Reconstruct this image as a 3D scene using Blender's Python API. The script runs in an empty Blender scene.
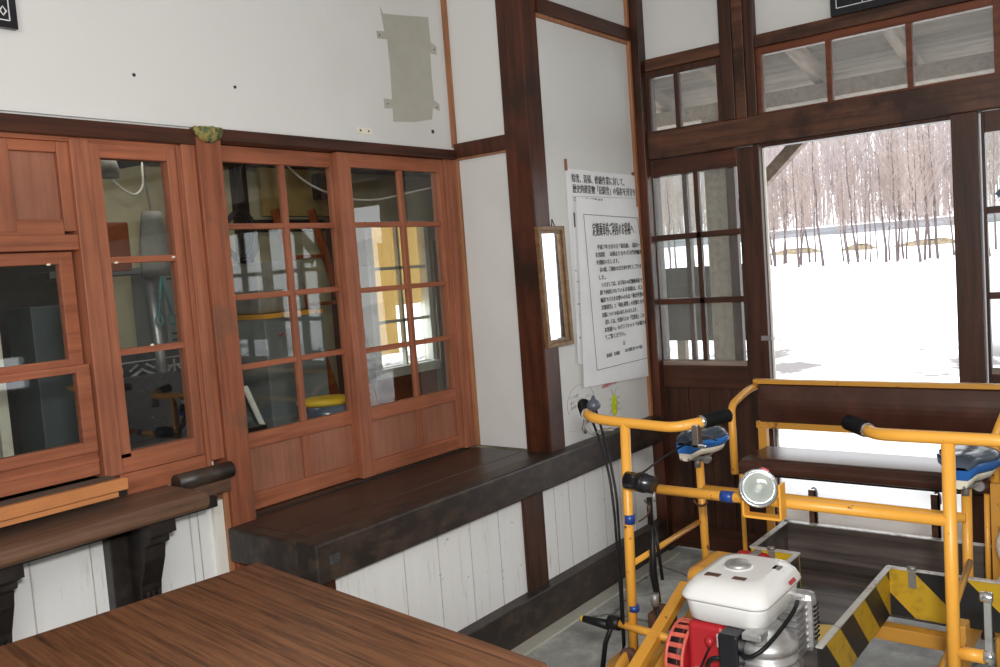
import bpy, bmesh, math, random
from mathutils import Vector, Matrix, noise
random.seed(7)
PI = math.pi
scn = bpy.context.scene
COL = scn.collection

# ------------------------------------------------------------------ camera
cam_d = bpy.data.cameras.new('camera')
cam_d.sensor_width = 36.0
cam_d.lens = 31.615
cam_d.clip_start = 0.05
cam_d.clip_end = 2000
cam = bpy.data.objects.new('camera', cam_d)
COL.objects.link(cam)
right = Vector((0.61466556, -0.78536825, -0.07336865))
down = Vector((-0.10383099, 0.01164518, -0.99452678))
fwd = Vector((0.78192415, 0.6189193, -0.07438767))
m = Matrix.Identity(4)
for i in range(3):
    m[i][0] = right[i]; m[i][1] = -down[i]; m[i][2] = -fwd[i]
m[2][3] = 1.5
cam.matrix_world = m
scn.camera = cam

# ------------------------------------------------------------------ world / light / exposure
scn.view_settings.view_transform = 'Standard'
scn.view_settings.look = 'None'
scn.view_settings.gamma = 1.0
scn.view_settings.use_curve_mapping = False
scn.view_settings.exposure = 0.0
w = bpy.data.worlds.new('overcast_sky'); scn.world = w
w.use_nodes = True
bg = w.node_tree.nodes['Background']
bg.inputs[0].default_value = (0.94, 0.97, 1.0, 1)
bg.inputs[1].default_value = 4.0

def area_light(name, loc, target, size, energy, color=(1, 1, 1)):
    d = bpy.data.lights.new(name, 'AREA'); d.shape = 'RECTANGLE'
    d.size, d.size_y = size; d.energy = energy; d.color = color
    o = bpy.data.objects.new(name, d); COL.objects.link(o)
    o.location = loc
    o.rotation_euler = (Vector(target) - Vector(loc)).to_track_quat('-Z', 'Y').to_euler()
    return o
area_light('room_fill_light', (-1.6, -0.9, 2.75), (2.6, 1.6, 1.1), (2.4, 1.6), 112, (1.0, 0.985, 0.965))  # large unseen fill, added behind the camera for soft ambient light
area_light('camera_flash', (0.05, -0.10, 1.72), (2.9, 2.0, 1.2), (0.16, 0.10), 50, (1.0, 0.98, 0.95))
area_light('office_fill_light', (2.2, 3.3, 2.45), (2.2, 3.3, 0.0), (1.4, 0.3), 7, (1.0, 0.93, 0.8))  # unseen fill added to brighten the office interior

# ------------------------------------------------------------------ materials
def srgb(r, g, b):
    def f(c):
        c /= 255.0
        return c / 12.92 if c <= 0.04045 else ((c + 0.055) / 1.055) ** 2.4
    return (f(r), f(g), f(b), 1)
def scale(c, k): return (c[0] * k, c[1] * k, c[2] * k, 1)
def newmat(name):
    mt = bpy.data.materials.new(name); mt.use_nodes = True
    nt = mt.node_tree
    return mt, nt, nt.nodes['Principled BSDF']
def coords(nt, sc=(1, 1, 1), rot=(0, 0, 0)):
    tc = nt.nodes.new('ShaderNodeTexCoord'); mp = nt.nodes.new('ShaderNodeMapping')
    mp.inputs['Scale'].default_value = sc; mp.inputs['Rotation'].default_value = rot
    nt.links.new(tc.outputs['Object'], mp.inputs[0]); return mp
def ramp(nt, src, stops):
    r = nt.nodes.new('ShaderNodeValToRGB'); e = r.color_ramp.elements
    e[0].position, e[0].color = stops[0]; e[1].position, e[1].color = stops[-1]
    for p, c in stops[1:-1]:
        x = e.new(p); x.color = c
    nt.links.new(src, r.inputs[0]); return r
def noise_tex(nt, vec, scale_, detail=4, rough=0.55):
    n = nt.nodes.new('ShaderNodeTexNoise'); n.inputs['Scale'].default_value = scale_
    n.inputs['Detail'].default_value = detail; n.inputs['Roughness'].default_value = rough
    nt.links.new(vec.outputs[0], n.inputs['Vector']); return n
def mixc(nt, a, b, fac, mode='MIX'):
    x = nt.nodes.new('ShaderNodeMix'); x.data_type = 'RGBA'; x.blend_type = mode
    for s, v in ((x.inputs[6], a), (x.inputs[7], b), (x.inputs[0], fac)):
        if hasattr(v, 'node'): nt.links.new(v, s)
        else: s.default_value = v
    return x.outputs[2]
def bump(nt, bsdf, src, strength=0.3, dist=0.002):
    b = nt.nodes.new('ShaderNodeBump'); b.inputs['Strength'].default_value = strength
    b.inputs['Distance'].default_value = dist
    nt.links.new(src, b.inputs['Height']); nt.links.new(b.outputs[0], bsdf.inputs['Normal'])

def wood(name, dark, light, axis='Z', rough=0.45, fine=1.0, patch=None, pscale=3.0, spec=0.35):
    """streaky grain running along one axis, with optional worn patches"""
    mt, nt, b = newmat(name)
    s = {'X': (1.2, 22, 22), 'Y': (22, 1.2, 22), 'Z': (22, 22, 1.2)}[axis]
    s = tuple(v * fine for v in s)
    mp = coords(nt, s); n = noise_tex(nt, mp, 2.2, 6, 0.65)
    r = ramp(nt, n.outputs[0], [(0.28, dark), (0.5, mixf(dark, light, 0.55)), (0.74, light)])
    col = r.outputs[0]
    mp2 = coords(nt, (1, 1, 1)); n2 = noise_tex(nt, mp2, pscale, 5, 0.6)
    if patch:
        r2 = ramp(nt, n2.outputs[0], [(0.50, (0, 0, 0, 1)), (0.66, (1, 1, 1, 1))])
        col = mixc(nt, col, patch, r2.outputs[0])
    else:
        r2 = ramp(nt, n2.outputs[0], [(0.3, (0.78, 0.78, 0.78, 1)), (0.7, (1.12, 1.12, 1.12, 1))])
        col = mixc(nt, col, r2.outputs[0], 1.0, 'MULTIPLY')
    nt.links.new(col, b.inputs['Base Color'])
    b.inputs['Roughness'].default_value = rough
    b.inputs['Specular IOR Level'].default_value = spec
    bump(nt, b, n.outputs[0], 0.25, 0.001)
    return mt
def mixf(a, b, t): return tuple(a[i] * (1 - t) + b[i] * t for i in range(3)) + (1,)

def speckled(name, base, spot, lo=0.6, hi=0.72, sc=14, rough=0.5, metal=0.0, bumpd=0.0, sc3=(1, 1, 1), spec=0.5):
    mt, nt, b = newmat(name)
    mp = coords(nt, sc3); n = noise_tex(nt, mp, sc, 6, 0.65)
    r = ramp(nt, n.outputs[0], [(lo, base), (hi, spot)])
    nt.links.new(r.outputs[0], b.inputs['Base Color'])
    b.inputs['Roughness'].default_value = rough; b.inputs['Metallic'].default_value = metal
    b.inputs['Specular IOR Level'].default_value = spec
    if bumpd: bump(nt, b, n.outputs[0], 0.5, bumpd)
    return mt

M = {}
sr = lambda r, g, b, k=1.2: scale(srgb(r, g, b), k)
M['plaster'] = speckled('white_painted_plaster', (0.655, 0.65, 0.635, 1), (0.60, 0.595, 0.575, 1), 0.45, 0.75, 1.4, 0.75, bumpd=0.0006)
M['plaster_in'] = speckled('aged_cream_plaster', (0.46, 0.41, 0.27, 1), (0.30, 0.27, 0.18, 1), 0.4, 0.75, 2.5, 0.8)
M['filler'] = speckled('grey_wall_filler', srgb(176, 174, 163), srgb(166, 164, 152), 0.4, 0.7, 6, 0.85)
M['sash'] = wood('reddish_cedar', sr(110, 64, 45), sr(152, 93, 67), 'Z', 0.55)
M['sash_x'] = wood('reddish_cedar_rail', sr(110, 62, 42), sr(154, 92, 64), 'X', 0.55)
M['panel'] = wood('cedar_panel', sr(122, 78, 60), sr(144, 95, 74), 'Z', 0.6)
M['orange_wood'] = wood('fresh_orange_wood', sr(158, 100, 58), sr(188, 126, 78), 'X', 0.5)
M['orange_trim'] = wood('orange_trim_wood', sr(118, 78, 54), sr(164, 114, 80), 'Z', 0.6)
M['post'] = wood('dark_red_brown_post', sr(30, 16, 11), sr(86, 45, 28), 'Z', 0.38, 0.7, patch=sr(40, 23, 16))
M['postred'] = wood('reddish_worn_post', sr(92, 48, 32), sr(142, 84, 58), 'Z', 0.5, 0.8, patch=sr(96, 66, 50), pscale=5)
M['beam_x'] = wood('dark_brown_beam_along', sr(32, 19, 14), sr(76, 42, 28), 'X', 0.42, 0.8)
M['beam_y'] = wood('brown_beam_across', sr(32, 20, 14), sr(98, 62, 43), 'Y', 0.42, 0.8, patch=sr(44, 26, 18), pscale=4)
M['door'] = wood('old_dark_door_wood', sr(26, 17, 13), sr(76, 44, 30), 'Z', 0.42, 0.8)
M['door_y'] = wood('old_dark_door_rail', sr(36, 22, 15), sr(80, 44, 30), 'Y', 0.42, 0.8)
M['weathered'] = wood('weathered_grey_timber', srgb(112, 98, 88), srgb(160, 142, 130), 'Y', 0.85, 0.7)
M['weathered_x'] = wood('weathered_grey_rafter', srgb(122, 108, 98), srgb(168, 152, 140), 'X', 0.85, 0.7)
M['soffit'] = wood('weathered_roof_boards', srgb(70, 62, 56), srgb(150, 136, 124), 'Y', 0.85, 0.5)
M['bench'] = wood('black_brown_worn_shelf', sr(30, 25, 22), sr(56, 46, 40), 'X', 0.33, 0.8)
M['bench_beam'] = speckled('black_brown_beam', sr(34, 27, 23), sr(70, 56, 46), 0.45, 0.75, 22, 0.45, bumpd=0.001, sc3=(0.5, 1, 1))
M['counter'] = wood('worn_counter_wood', sr(66, 46, 34), sr(112, 84, 66), 'X', 0.5, 0.8)
M['black_wood'] = speckled('soot_black_wood', sr(24, 20, 18), sr(44, 36, 32), 0.45, 0.7, 18, 0.4)
M['greyboard'] = wood('grey_sill_board', sr(66, 60, 54), sr(92, 84, 76), 'X', 0.6)
M['table'] = None
M['black'] = speckled('black_rubber', (0.008, 0.008, 0.009, 1), (0.016, 0.016, 0.016, 1), 0.5, 0.7, 30, 0.45, spec=0.25)
M['black_gloss'] = speckled('black_gloss_plastic', (0.010, 0.010, 0.014, 1), (0.02, 0.02, 0.022, 1), 0.5, 0.7, 10, 0.25)
M['yellow'] = speckled('chipped_yellow_paint', sr(226, 162, 62, 1.0), sr(92, 52, 32), 0.66, 0.675, 26, 0.38)
M['yellow_dirty'] = speckled('dirty_yellow_paint', sr(198, 142, 56, 1.0), sr(104, 66, 34), 0.58, 0.70, 18, 0.45)
M['yellow_bright'] = speckled('bright_yellow_paint', sr(206, 170, 36, 1.0), sr(120, 92, 40), 0.62, 0.72, 20, 0.4)
M['bluetape'] = speckled('blue_vinyl_tape', sr(28, 62, 132), sr(20, 46, 104), 0.4, 0.7, 20, 0.35)
M['vinyl'] = speckled('dark_brown_vinyl', sr(58, 33, 24), sr(72, 44, 34), 0.45, 0.7, 9, 0.30)
M['chrome'] = speckled('polished_chrome', (0.75, 0.76, 0.78, 1), (0.55, 0.55, 0.56, 1), 0.5, 0.75, 12, 0.18, 1.0)
M['alu'] = speckled('cast_aluminium', (0.52, 0.52, 0.52, 1), (0.34, 0.33, 0.32, 1), 0.45, 0.7, 22, 0.45, 0.75)
M['steel'] = speckled('dull_steel', (0.30, 0.29, 0.28, 1), (0.16, 0.13, 0.11, 1), 0.5, 0.7, 25, 0.5, 0.6)
M['rusty'] = speckled('rusty_metal', sr(96, 62, 46), sr(54, 38, 32), 0.4, 0.65, 30, 0.7, 0.2)
M['tank'] = speckled('white_enamel_chipped', (0.76, 0.76, 0.75, 1), (0.22, 0.19, 0.17, 1), 0.70, 0.72, 20, 0.25)
M['red'] = speckled('red_enamel', sr(158, 32, 38), sr(120, 24, 30), 0.55, 0.75, 12, 0.35)
M['grille'] = speckled('faded_red_grille', sr(196, 92, 76), sr(150, 60, 54), 0.45, 0.7, 18, 0.45)
M['blue_vinyl'] = speckled('blue_saddle_vinyl', sr(36, 104, 176), sr(26, 78, 146), 0.4, 0.7, 8, 0.3)
M['navy'] = speckled('dark_blue_saddle_top', sr(84, 94, 108), sr(52, 62, 80), 0.4, 0.7, 6, 0.22)
M['cream'] = speckled('off_white_vinyl', sr(212, 206, 190), sr(180, 172, 156), 0.5, 0.75, 12, 0.4)
M['paper'] = speckled('white_paper', (0.80, 0.80, 0.81, 1), (0.72, 0.72, 0.73, 1), 0.4, 0.75, 5, 0.8)
M['ink'] = speckled('black_ink', (0.03, 0.03, 0.03, 1), (0.05, 0.05, 0.05, 1), 0.4, 0.7, 30, 0.8)
M['greyink'] = speckled('grey_pencil', (0.35, 0.35, 0.36, 1), (0.45, 0.45, 0.45, 1), 0.4, 0.7, 30, 0.8)
M['redink'] = speckled('red_marker', sr(168, 60, 60), sr(190, 90, 90), 0.4, 0.7, 30, 0.8)
M['lime'] = speckled('yellow_green_paint', sr(196, 204, 40), sr(158, 176, 36), 0.45, 0.6, 90, 0.6)
M['white_line'] = speckled('white_marking', (0.75, 0.75, 0.76, 1), (0.6, 0.6, 0.62, 1), 0.4, 0.7, 20, 0.7)
M['brass'] = speckled('old_bronze_frame', sr(122, 92, 60), sr(82, 60, 40), 0.4, 0.7, 40, 0.45, 0.2)
M['bamboo'] = None
M['whiteframe'] = speckled('white_painted_window', sr(206, 204, 196), sr(176, 172, 160), 0.5, 0.75, 8, 0.6)
M['cabinet'] = speckled('grey_steel_cabinet', sr(120, 124, 124), sr(104, 108, 108), 0.4, 0.7, 3, 0.5)
M['tealcloth'] = speckled('teal_cloth', sr(60, 128, 130), sr(48, 100, 106), 0.4, 0.7, 8, 0.8)
M['amber'] = speckled('amber_varnish', sr(132, 66, 30), sr(92, 44, 22), 0.4, 0.7, 8, 0.3)
M['dusty'] = speckled('dusty_grey_plastic', sr(126, 124, 118), sr(96, 94, 90), 0.4, 0.7, 8, 0.6)
M['wirewhite'] = speckled('white_cable_sheath', sr(190, 188, 180), sr(170, 168, 160), 0.4, 0.7, 8, 0.5)
M['snow'] = None
M['moss'] = speckled('matted_straw_nest', sr(140, 124, 66), sr(66, 82, 56), 0.42, 0.58, 60, 0.9, bumpd=0.004)
M['clump'] = speckled('dry_grass', srgb(128, 114, 90), srgb(98, 86, 68), 0.4, 0.6, 3, 0.9)
M['locker'] = speckled('dark_teal_grey_steel', sr(74, 84, 86), sr(60, 68, 70), 0.4, 0.7, 4, 0.5)
M['reed'] = speckled('grey_brown_reeds', sr(112, 98, 72), sr(76, 66, 50), 0.4, 0.6, 40, 0.8, sc3=(1, 1, 6))
M['fence'] = wood('dark_weathered_fence', srgb(42, 35, 30), srgb(66, 57, 50), 'Y', 0.85, 0.6)
M['tan_ground'] = speckled('bright_sandy_concrete', (0.80, 0.70, 0.58, 1), (0.22, 0.18, 0.14, 1), 0.62, 0.68, 16, 0.9)
M['streak'] = speckled('flat_grey_streak', (0.115, 0.12, 0.13, 1), (0.18, 0.18, 0.19, 1), 0.45, 0.6, 0.3, 0.9, spec=0.1)
M['joint'] = speckled('grimy_board_joint', sr(172, 170, 166), sr(130, 126, 120), 0.4, 0.7, 12, 0.8)
M['plywood'] = speckled('old_plywood', sr(146, 124, 76), sr(118, 98, 60), 0.4, 0.7, 3, 0.7)
M['belly'] = speckled('slate_grey_plastic', sr(74, 80, 90), sr(58, 62, 72), 0.4, 0.7, 8, 0.4)
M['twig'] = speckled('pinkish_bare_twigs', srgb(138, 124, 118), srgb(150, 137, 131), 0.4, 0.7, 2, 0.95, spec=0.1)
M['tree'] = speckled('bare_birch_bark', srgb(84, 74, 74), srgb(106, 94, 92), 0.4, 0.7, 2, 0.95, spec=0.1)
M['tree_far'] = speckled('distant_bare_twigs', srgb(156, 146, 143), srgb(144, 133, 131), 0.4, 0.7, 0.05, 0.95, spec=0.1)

def mat_table():
    mt, nt, b = newmat('wood_grain_table_laminate')
    mp = coords(nt, (42, 1.0, 42)); n = noise_tex(nt, mp, 3.0, 7, 0.7)
    r = ramp(nt, n.outputs[0], [(0.34, sr(48, 31, 21)), (0.45, sr(86, 55, 36)), (0.56, sr(112, 73, 47)), (0.75, sr(126, 86, 58))])
    n2 = noise_tex(nt, coords(nt), 2.0, 3)
    r2 = ramp(nt, n2.outputs[0], [(0.3, (0.8, 0.8, 0.8, 1)), (0.7, (1.1, 1.1, 1.1, 1))])
    nt.links.new(mixc(nt, r.outputs[0], r2.outputs[0], 1.0, 'MULTIPLY'), b.inputs['Base Color'])
    b.inputs['Roughness'].default_value = 0.38
    return mt
M['table'] = mat_table()
def mat_boards():
    mt, nt, b = newmat('white_painted_boards')
    n = noise_tex(nt, coords(nt, (9, 9, 0.8)), 3, 6, 0.7)
    r = ramp(nt, n.outputs[0], [(0.30, (0.46, 0.45, 0.43, 1)), (0.40, (0.74, 0.74, 0.73, 1)), (0.8, (0.78, 0.78, 0.78, 1))])
    n2 = noise_tex(nt, coords(nt), 34, 2, 0.5)
    r2 = ramp(nt, n2.outputs[0], [(0.73, (1, 1, 1, 1)), (0.78, (0.45, 0.44, 0.43, 1))])
    nt.links.new(mixc(nt, r.outputs[0], r2.outputs[0], 1.0, 'MULTIPLY'), b.inputs['Base Color'])
    b.inputs['Roughness'].default_value = 0.7
    bump(nt, b, n.outputs[0], 0.2, 0.001); return mt
M['boards'] = mat_boards()
def mat_concrete():
    mt, nt, b = newmat('cracked_concrete')
    mp = coords(nt); n = noise_tex(nt, mp, 4, 7, 0.65)
    r = ramp(nt, n.outputs[0], [(0.3, srgb(116, 116, 112)), (0.5, srgb(156, 157, 152)), (0.68, srgb(204, 205, 200))])
    nd = noise_tex(nt, mp, 2.2, 4)
    mixv = nt.nodes.new('ShaderNodeMix'); mixv.data_type = 'RGBA'; mixv.inputs[0].default_value = 0.25
    nt.links.new(mp.outputs[0], mixv.inputs[6]); nt.links.new(nd.outputs[1], mixv.inputs[7])
    v = nt.nodes.new('ShaderNodeTexVoronoi'); v.feature = 'DISTANCE_TO_EDGE'; v.inputs['Scale'].default_value = 1.7
    nt.links.new(mixv.outputs[2], v.inputs['Vector'])
    r2 = ramp(nt, v.outputs['Distance'], [(0.0, (0.25, 0.24, 0.22, 1)), (0.016, (1, 1, 1, 1))])
    nt.links.new(mixc(nt, r.outputs[0], r2.outputs[0], 1.0, 'MULTIPLY'), b.inputs['Base Color'])
    b.inputs['Roughness'].default_value = 0.75
    bump(nt, b, n.outputs[0], 0.4, 0.002); return mt
M['concrete'] = mat_concrete()
def mat_snow():
    mt, nt, b = newmat('old_snow')
    n = noise_tex(nt, coords(nt), 0.6, 5)
    r = ramp(nt, n.outputs[0], [(0.35, (0.84, 0.83, 0.83, 1)), (0.6, (0.90, 0.90, 0.91, 1))])
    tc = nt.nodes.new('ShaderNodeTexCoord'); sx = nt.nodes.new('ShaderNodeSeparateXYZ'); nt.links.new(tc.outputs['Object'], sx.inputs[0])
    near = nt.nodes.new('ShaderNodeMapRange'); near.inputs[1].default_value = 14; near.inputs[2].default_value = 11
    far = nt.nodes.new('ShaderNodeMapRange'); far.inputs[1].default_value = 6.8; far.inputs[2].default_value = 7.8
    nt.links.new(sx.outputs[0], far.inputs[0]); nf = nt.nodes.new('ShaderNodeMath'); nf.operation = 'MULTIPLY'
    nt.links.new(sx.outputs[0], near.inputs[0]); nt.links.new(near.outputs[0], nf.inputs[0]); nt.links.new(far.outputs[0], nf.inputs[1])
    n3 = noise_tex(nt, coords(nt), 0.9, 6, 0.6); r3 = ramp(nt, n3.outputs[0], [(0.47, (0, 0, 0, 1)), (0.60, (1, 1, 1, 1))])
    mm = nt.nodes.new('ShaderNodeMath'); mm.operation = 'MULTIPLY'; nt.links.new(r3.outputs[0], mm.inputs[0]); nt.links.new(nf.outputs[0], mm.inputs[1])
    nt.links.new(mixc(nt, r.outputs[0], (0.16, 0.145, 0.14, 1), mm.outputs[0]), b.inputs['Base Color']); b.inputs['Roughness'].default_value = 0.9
    b.inputs['Specular IOR Level'].default_value = 0.1
    return mt
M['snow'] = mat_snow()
def mat_bamboo():
    mt, nt, b = newmat('split_bamboo_blind')
    wv = nt.nodes.new('ShaderNodeTexWave'); wv.bands_direction = 'Z'; wv.inputs['Scale'].default_value = 45
    wv.inputs['Distortion'].default_value = 1.5
    nt.links.new(coords(nt).outputs[0], wv.inputs['Vector'])
    r = ramp(nt, wv.outputs[1], [(0.2, srgb(206, 180, 134)), (0.7, srgb(238, 218, 176))])
    nt.links.new(r.outputs[0], b.inputs['Base Color']); b.inputs['Roughness'].default_value = 0.7
    tr = nt.nodes.new('ShaderNodeBsdfTranslucent'); nt.links.new(r.outputs[0], tr.inputs[0])
    mx = nt.nodes.new('ShaderNodeMixShader'); mx.inputs[0].default_value = 0.6
    nt.links.new(b.outputs[0], mx.inputs[1]); nt.links.new(tr.outputs[0], mx.inputs[2])
    nt.links.new(mx.outputs[0], nt.nodes['Material Output'].inputs[0]); return mt
M['bamboo'] = mat_bamboo()
def mat_glass(name, dirt=0.0, gloss_boost=1.0, dirtcol=(0.75, 0.75, 0.75, 1)):
    mt = bpy.data.materials.new(name); mt.use_nodes = True; nt = mt.node_tree
    nt.nodes.remove(nt.nodes['Principled BSDF'])
    out = nt.nodes['Material Output']
    t = nt.nodes.new('ShaderNodeBsdfTransparent'); t.inputs[0].default_value = (0.95, 0.97, 0.96, 1)
    g = nt.nodes.new('ShaderNodeBsdfGlossy'); g.inputs['Roughness'].default_value = 0.02
    f = nt.nodes.new('ShaderNodeFresnel'); f.inputs['IOR'].default_value = 1.45
    mul = nt.nodes.new('ShaderNodeMath'); mul.operation = 'MULTIPLY'; mul.inputs[1].default_value = 2.2 * gloss_boost
    mul.use_clamp = True
    nt.links.new(f.outputs[0], mul.inputs[0])
    geo = nt.nodes.new('ShaderNodeNewGeometry'); inv = nt.nodes.new('ShaderNodeMath'); inv.operation = 'SUBTRACT'; inv.inputs[0].default_value = 1.0
    nt.links.new(geo.outputs['Backfacing'], inv.inputs[1]); m3 = nt.nodes.new('ShaderNodeMath'); m3.operation = 'MULTIPLY'
    nt.links.new(mul.outputs[0], m3.inputs[0]); nt.links.new(inv.outputs[0], m3.inputs[1])
    mx = nt.nodes.new('ShaderNodeMixShader')
    nt.links.new(m3.outputs[0], mx.inputs[0]); nt.links.new(t.outputs[0], mx.inputs[1]); nt.links.new(g.outputs[0], mx.inputs[2])
    last = mx
    if dirt > 0:
        d = nt.nodes.new('ShaderNodeBsdfDiffuse'); d.inputs[0].default_value = dirtcol
        n = noise_tex(nt, coords(nt), 30, 8, 0.8)
        r = ramp(nt, n.outputs[0], [(0.3, (dirt * 0.6,) * 3 + (1,)), (0.75, (min(1, dirt * 1.8),) * 3 + (1,))])
        m2 = nt.nodes.new('ShaderNodeMixShader')
        nt.links.new(r.outputs[0], m2.inputs[0]); nt.links.new(mx.outputs[0], m2.inputs[1]); nt.links.new(d.outputs[0], m2.inputs[2])
        last = m2
    nt.links.new(last.outputs[0], out.inputs[0]); return mt
M['glass'] = mat_glass('clear_window_glass')
M['glass_dirty'] = mat_glass('dusty_window_glass', 0.05, 0.3)
M['glass_frost'] = mat_glass('snow_dusted_transom_glass', 0.10, 0.4)
M['lens'] = mat_glass('headlamp_lens_glass', 0.015, 1.5)
def mat_bag():
    mt, nt, b = newmat('thin_clear_plastic_bag')
    b.inputs['Base Color'].default_value = (0.8, 0.74, 0.76, 1); b.inputs['Alpha'].default_value = 0.35
    b.inputs['Roughness'].default_value = 0.3; return mt
M['bag'] = mat_bag()
def mat_mirror():
    mt, nt, b = newmat('silvered_mirror'); b.inputs['Base Color'].default_value = (0.82, 0.83, 0.83, 1)
    b.inputs['Metallic'].default_value = 1; b.inputs['Roughness'].default_value = 0.03; return mt
M['mirror'] = mat_mirror()
def mat_hazard(name, axis, period, phase, op='ADD'):
    """diagonal yellow and black safety stripes in the panel's own plane"""
    mt, nt, b = newmat(name)
    tc = nt.nodes.new('ShaderNodeTexCoord'); sx = nt.nodes.new('ShaderNodeSeparateXYZ')
    nt.links.new(tc.outputs['Object'], sx.inputs[0])
    a = nt.nodes.new('ShaderNodeMath'); a.operation = op
    nt.links.new(sx.outputs[axis], a.inputs[0]); nt.links.new(sx.outputs[2], a.inputs[1])
    d = nt.nodes.new('ShaderNodeMath'); d.operation = 'MULTIPLY_ADD'; d.inputs[1].default_value = 1 / period; d.inputs[2].default_value = phase
    nt.links.new(a.outputs[0], d.inputs[0])
    fr = nt.nodes.new('ShaderNodeMath'); fr.operation = 'FRACT'; nt.links.new(d.outputs[0], fr.inputs[0])
    gt = nt.nodes.new('ShaderNodeMath'); gt.operation = 'GREATER_THAN'; gt.inputs[1].default_value = 0.5
    nt.links.new(fr.outputs[0], gt.inputs[0])
    n = noise_tex(nt, coords(nt), 18, 4)
    r = ramp(nt, n.outputs[0], [(0.5, sr(196, 158, 34, 1.0)), (0.75, sr(130, 100, 40))])
    nt.links.new(mixc(nt, r.outputs[0], (0.015, 0.015, 0.016, 1), gt.outputs[0]), b.inputs['Base Color'])
    b.inputs['Roughness'].default_value = 0.45; return mt
M['haz_x'] = mat_hazard('hazard_stripes_along', 0, 0.235, 0.45)
M['haz_y'] = mat_hazard('hazard_stripes_across', 1, 0.30, 0.15, 'SUBTRACT')

# ------------------------------------------------------------------ mesh builder
class MB:
    def __init__(s): s.bm = bmesh.new(); s.smooth = []
    def box(s, x0, x1, y0, y1, z0, z1, mtx=None, bev=0.0):
        bm2 = bmesh.new(); bmesh.ops.create_cube(bm2, size=1)
        for v in bm2.verts:
            v.co = Vector(((x0 + x1) / 2 + v.co.x * (x1 - x0), (y0 + y1) / 2 + v.co.y * (y1 - y0), (z0 + z1) / 2 + v.co.z * (z1 - z0)))
        if bev: bmesh.ops.bevel(bm2, geom=bm2.edges[:], offset=bev, segments=2, affect='EDGES', profile=0.6)
        if mtx: bmesh.ops.transform(bm2, matrix=mtx, verts=bm2.verts)
        s.add(bm2); return s
    def add(s, bm2):
        me = bpy.data.meshes.new('t'); bm2.to_mesh(me); bm2.free(); s.bm.from_mesh(me); bpy.data.meshes.remove(me)
    def tube(s, pts, r, seg=12, rnd=0.0, cap=True, closed=False):
        pts = [Vector(p) for p in pts]
        if rnd > 0: pts = round_path(pts, rnd)
        rs = r if isinstance(r, (list, tuple)) else [r] * len(pts)
        bm = s.bm; rings = []
        n = len(pts); up = None
        for i, p in enumerate(pts):
            if i == 0: t = pts[1] - p
            elif i == n - 1: t = p - pts[i - 1]
            else: t = (pts[i + 1] - p).normalized() + (p - pts[i - 1]).normalized()
            t.normalize()
            if up is None:
                up = t.orthogonal().normalized()
            else:
                up = (up - t * up.dot(t))
                up = up.normalized() if up.length > 1e-6 else t.orthogonal().normalized()
            b = t.cross(up)
            rings.append([bm.verts.new(p + (up * math.cos(2 * PI * k / seg) + b * math.sin(2 * PI * k / seg)) * rs[i]) for k in range(seg)])
        for i in range(n - 1):
            for k in range(seg):
                f = bm.faces.new((rings[i][k], rings[i][(k + 1) % seg], rings[i + 1][(k + 1) % seg], rings[i + 1][k])); f.smooth = True
        if cap:
            bm.faces.new(rings[0][::-1]); bm.faces.new(rings[-1])
        return s
    def lathe(s, prof, c, axis=(0, 0, 1), seg=24):
        """prof: list of (radius, height along axis)"""
        bm = s.bm; q = Vector((0, 0, 1)).rotation_difference(Vector(axis)); c = Vector(c); rings = []
        for r, h in prof:
            rings.append([bm.verts.new(c + q @ Vector((r * math.cos(2 * PI * k / seg), r * math.sin(2 * PI * k / seg), h))) for k in range(seg)])
        for i in range(len(rings) - 1):
            for k in range(seg):
                f = bm.faces.new((rings[i][k], rings[i][(k + 1) % seg], rings[i + 1][(k + 1) % seg], rings[i + 1][k])); f.smooth = True
        bm.faces.new(rings[0][::-1]); bm.faces.new(rings[-1]); return s
    def prism(s, pts, vec):
        """planar polygon (3-D points) extruded by vec"""
        bm = s.bm; v = Vector(vec)
        a = [bm.verts.new(Vector(p)) for p in pts]; b = [bm.verts.new(Vector(p) + v) for p in pts]
        bm.faces.new(a[::-1]); bm.faces.new(b)
        n = len(pts)
        for i in range(n): bm.faces.new((a[i], a[(i + 1) % n], b[(i + 1) % n], b[i]))
        return s
    def bar(s, p, q, w_, h, up=(0, 0, 1)):
        """rectangular bar from p to q"""
        p = Vector(p); q = Vector(q); t = (q - p).normalized(); u = Vector(up)
        u = (u - t * u.dot(t)).normalized(); b = t.cross(u)
        c = [p + b * sx * w_ / 2 + u * sz * h / 2 for sx, sz in ((-1, -1), (1, -1), (1, 1), (-1, 1))]
        return s.prism(c, q - p)
    def loft(s, rings, cap=True, smooth=True):
        bm = s.bm; R = [[bm.verts.new(Vector(p)) for p in r] for r in rings]; n = len(R[0])
        for i in range(len(R) - 1):
            for k in range(n):
                f = bm.faces.new((R[i][k], R[i][(k + 1) % n], R[i + 1][(k + 1) % n], R[i + 1][k])); f.smooth = smooth
        if cap: bm.faces.new(R[0][::-1]); bm.faces.new(R[-1])
        return s
    def build(s, name, mat, parent=None, bevel=0.0, **tags):
        bmesh.ops.recalc_face_normals(s.bm, faces=s.bm.faces)
        me = bpy.data.meshes.new(name); s.bm.to_mesh(me); s.bm.free(); me.materials.append(mat)
        return link(name, me, parent, bevel, **tags)

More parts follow.
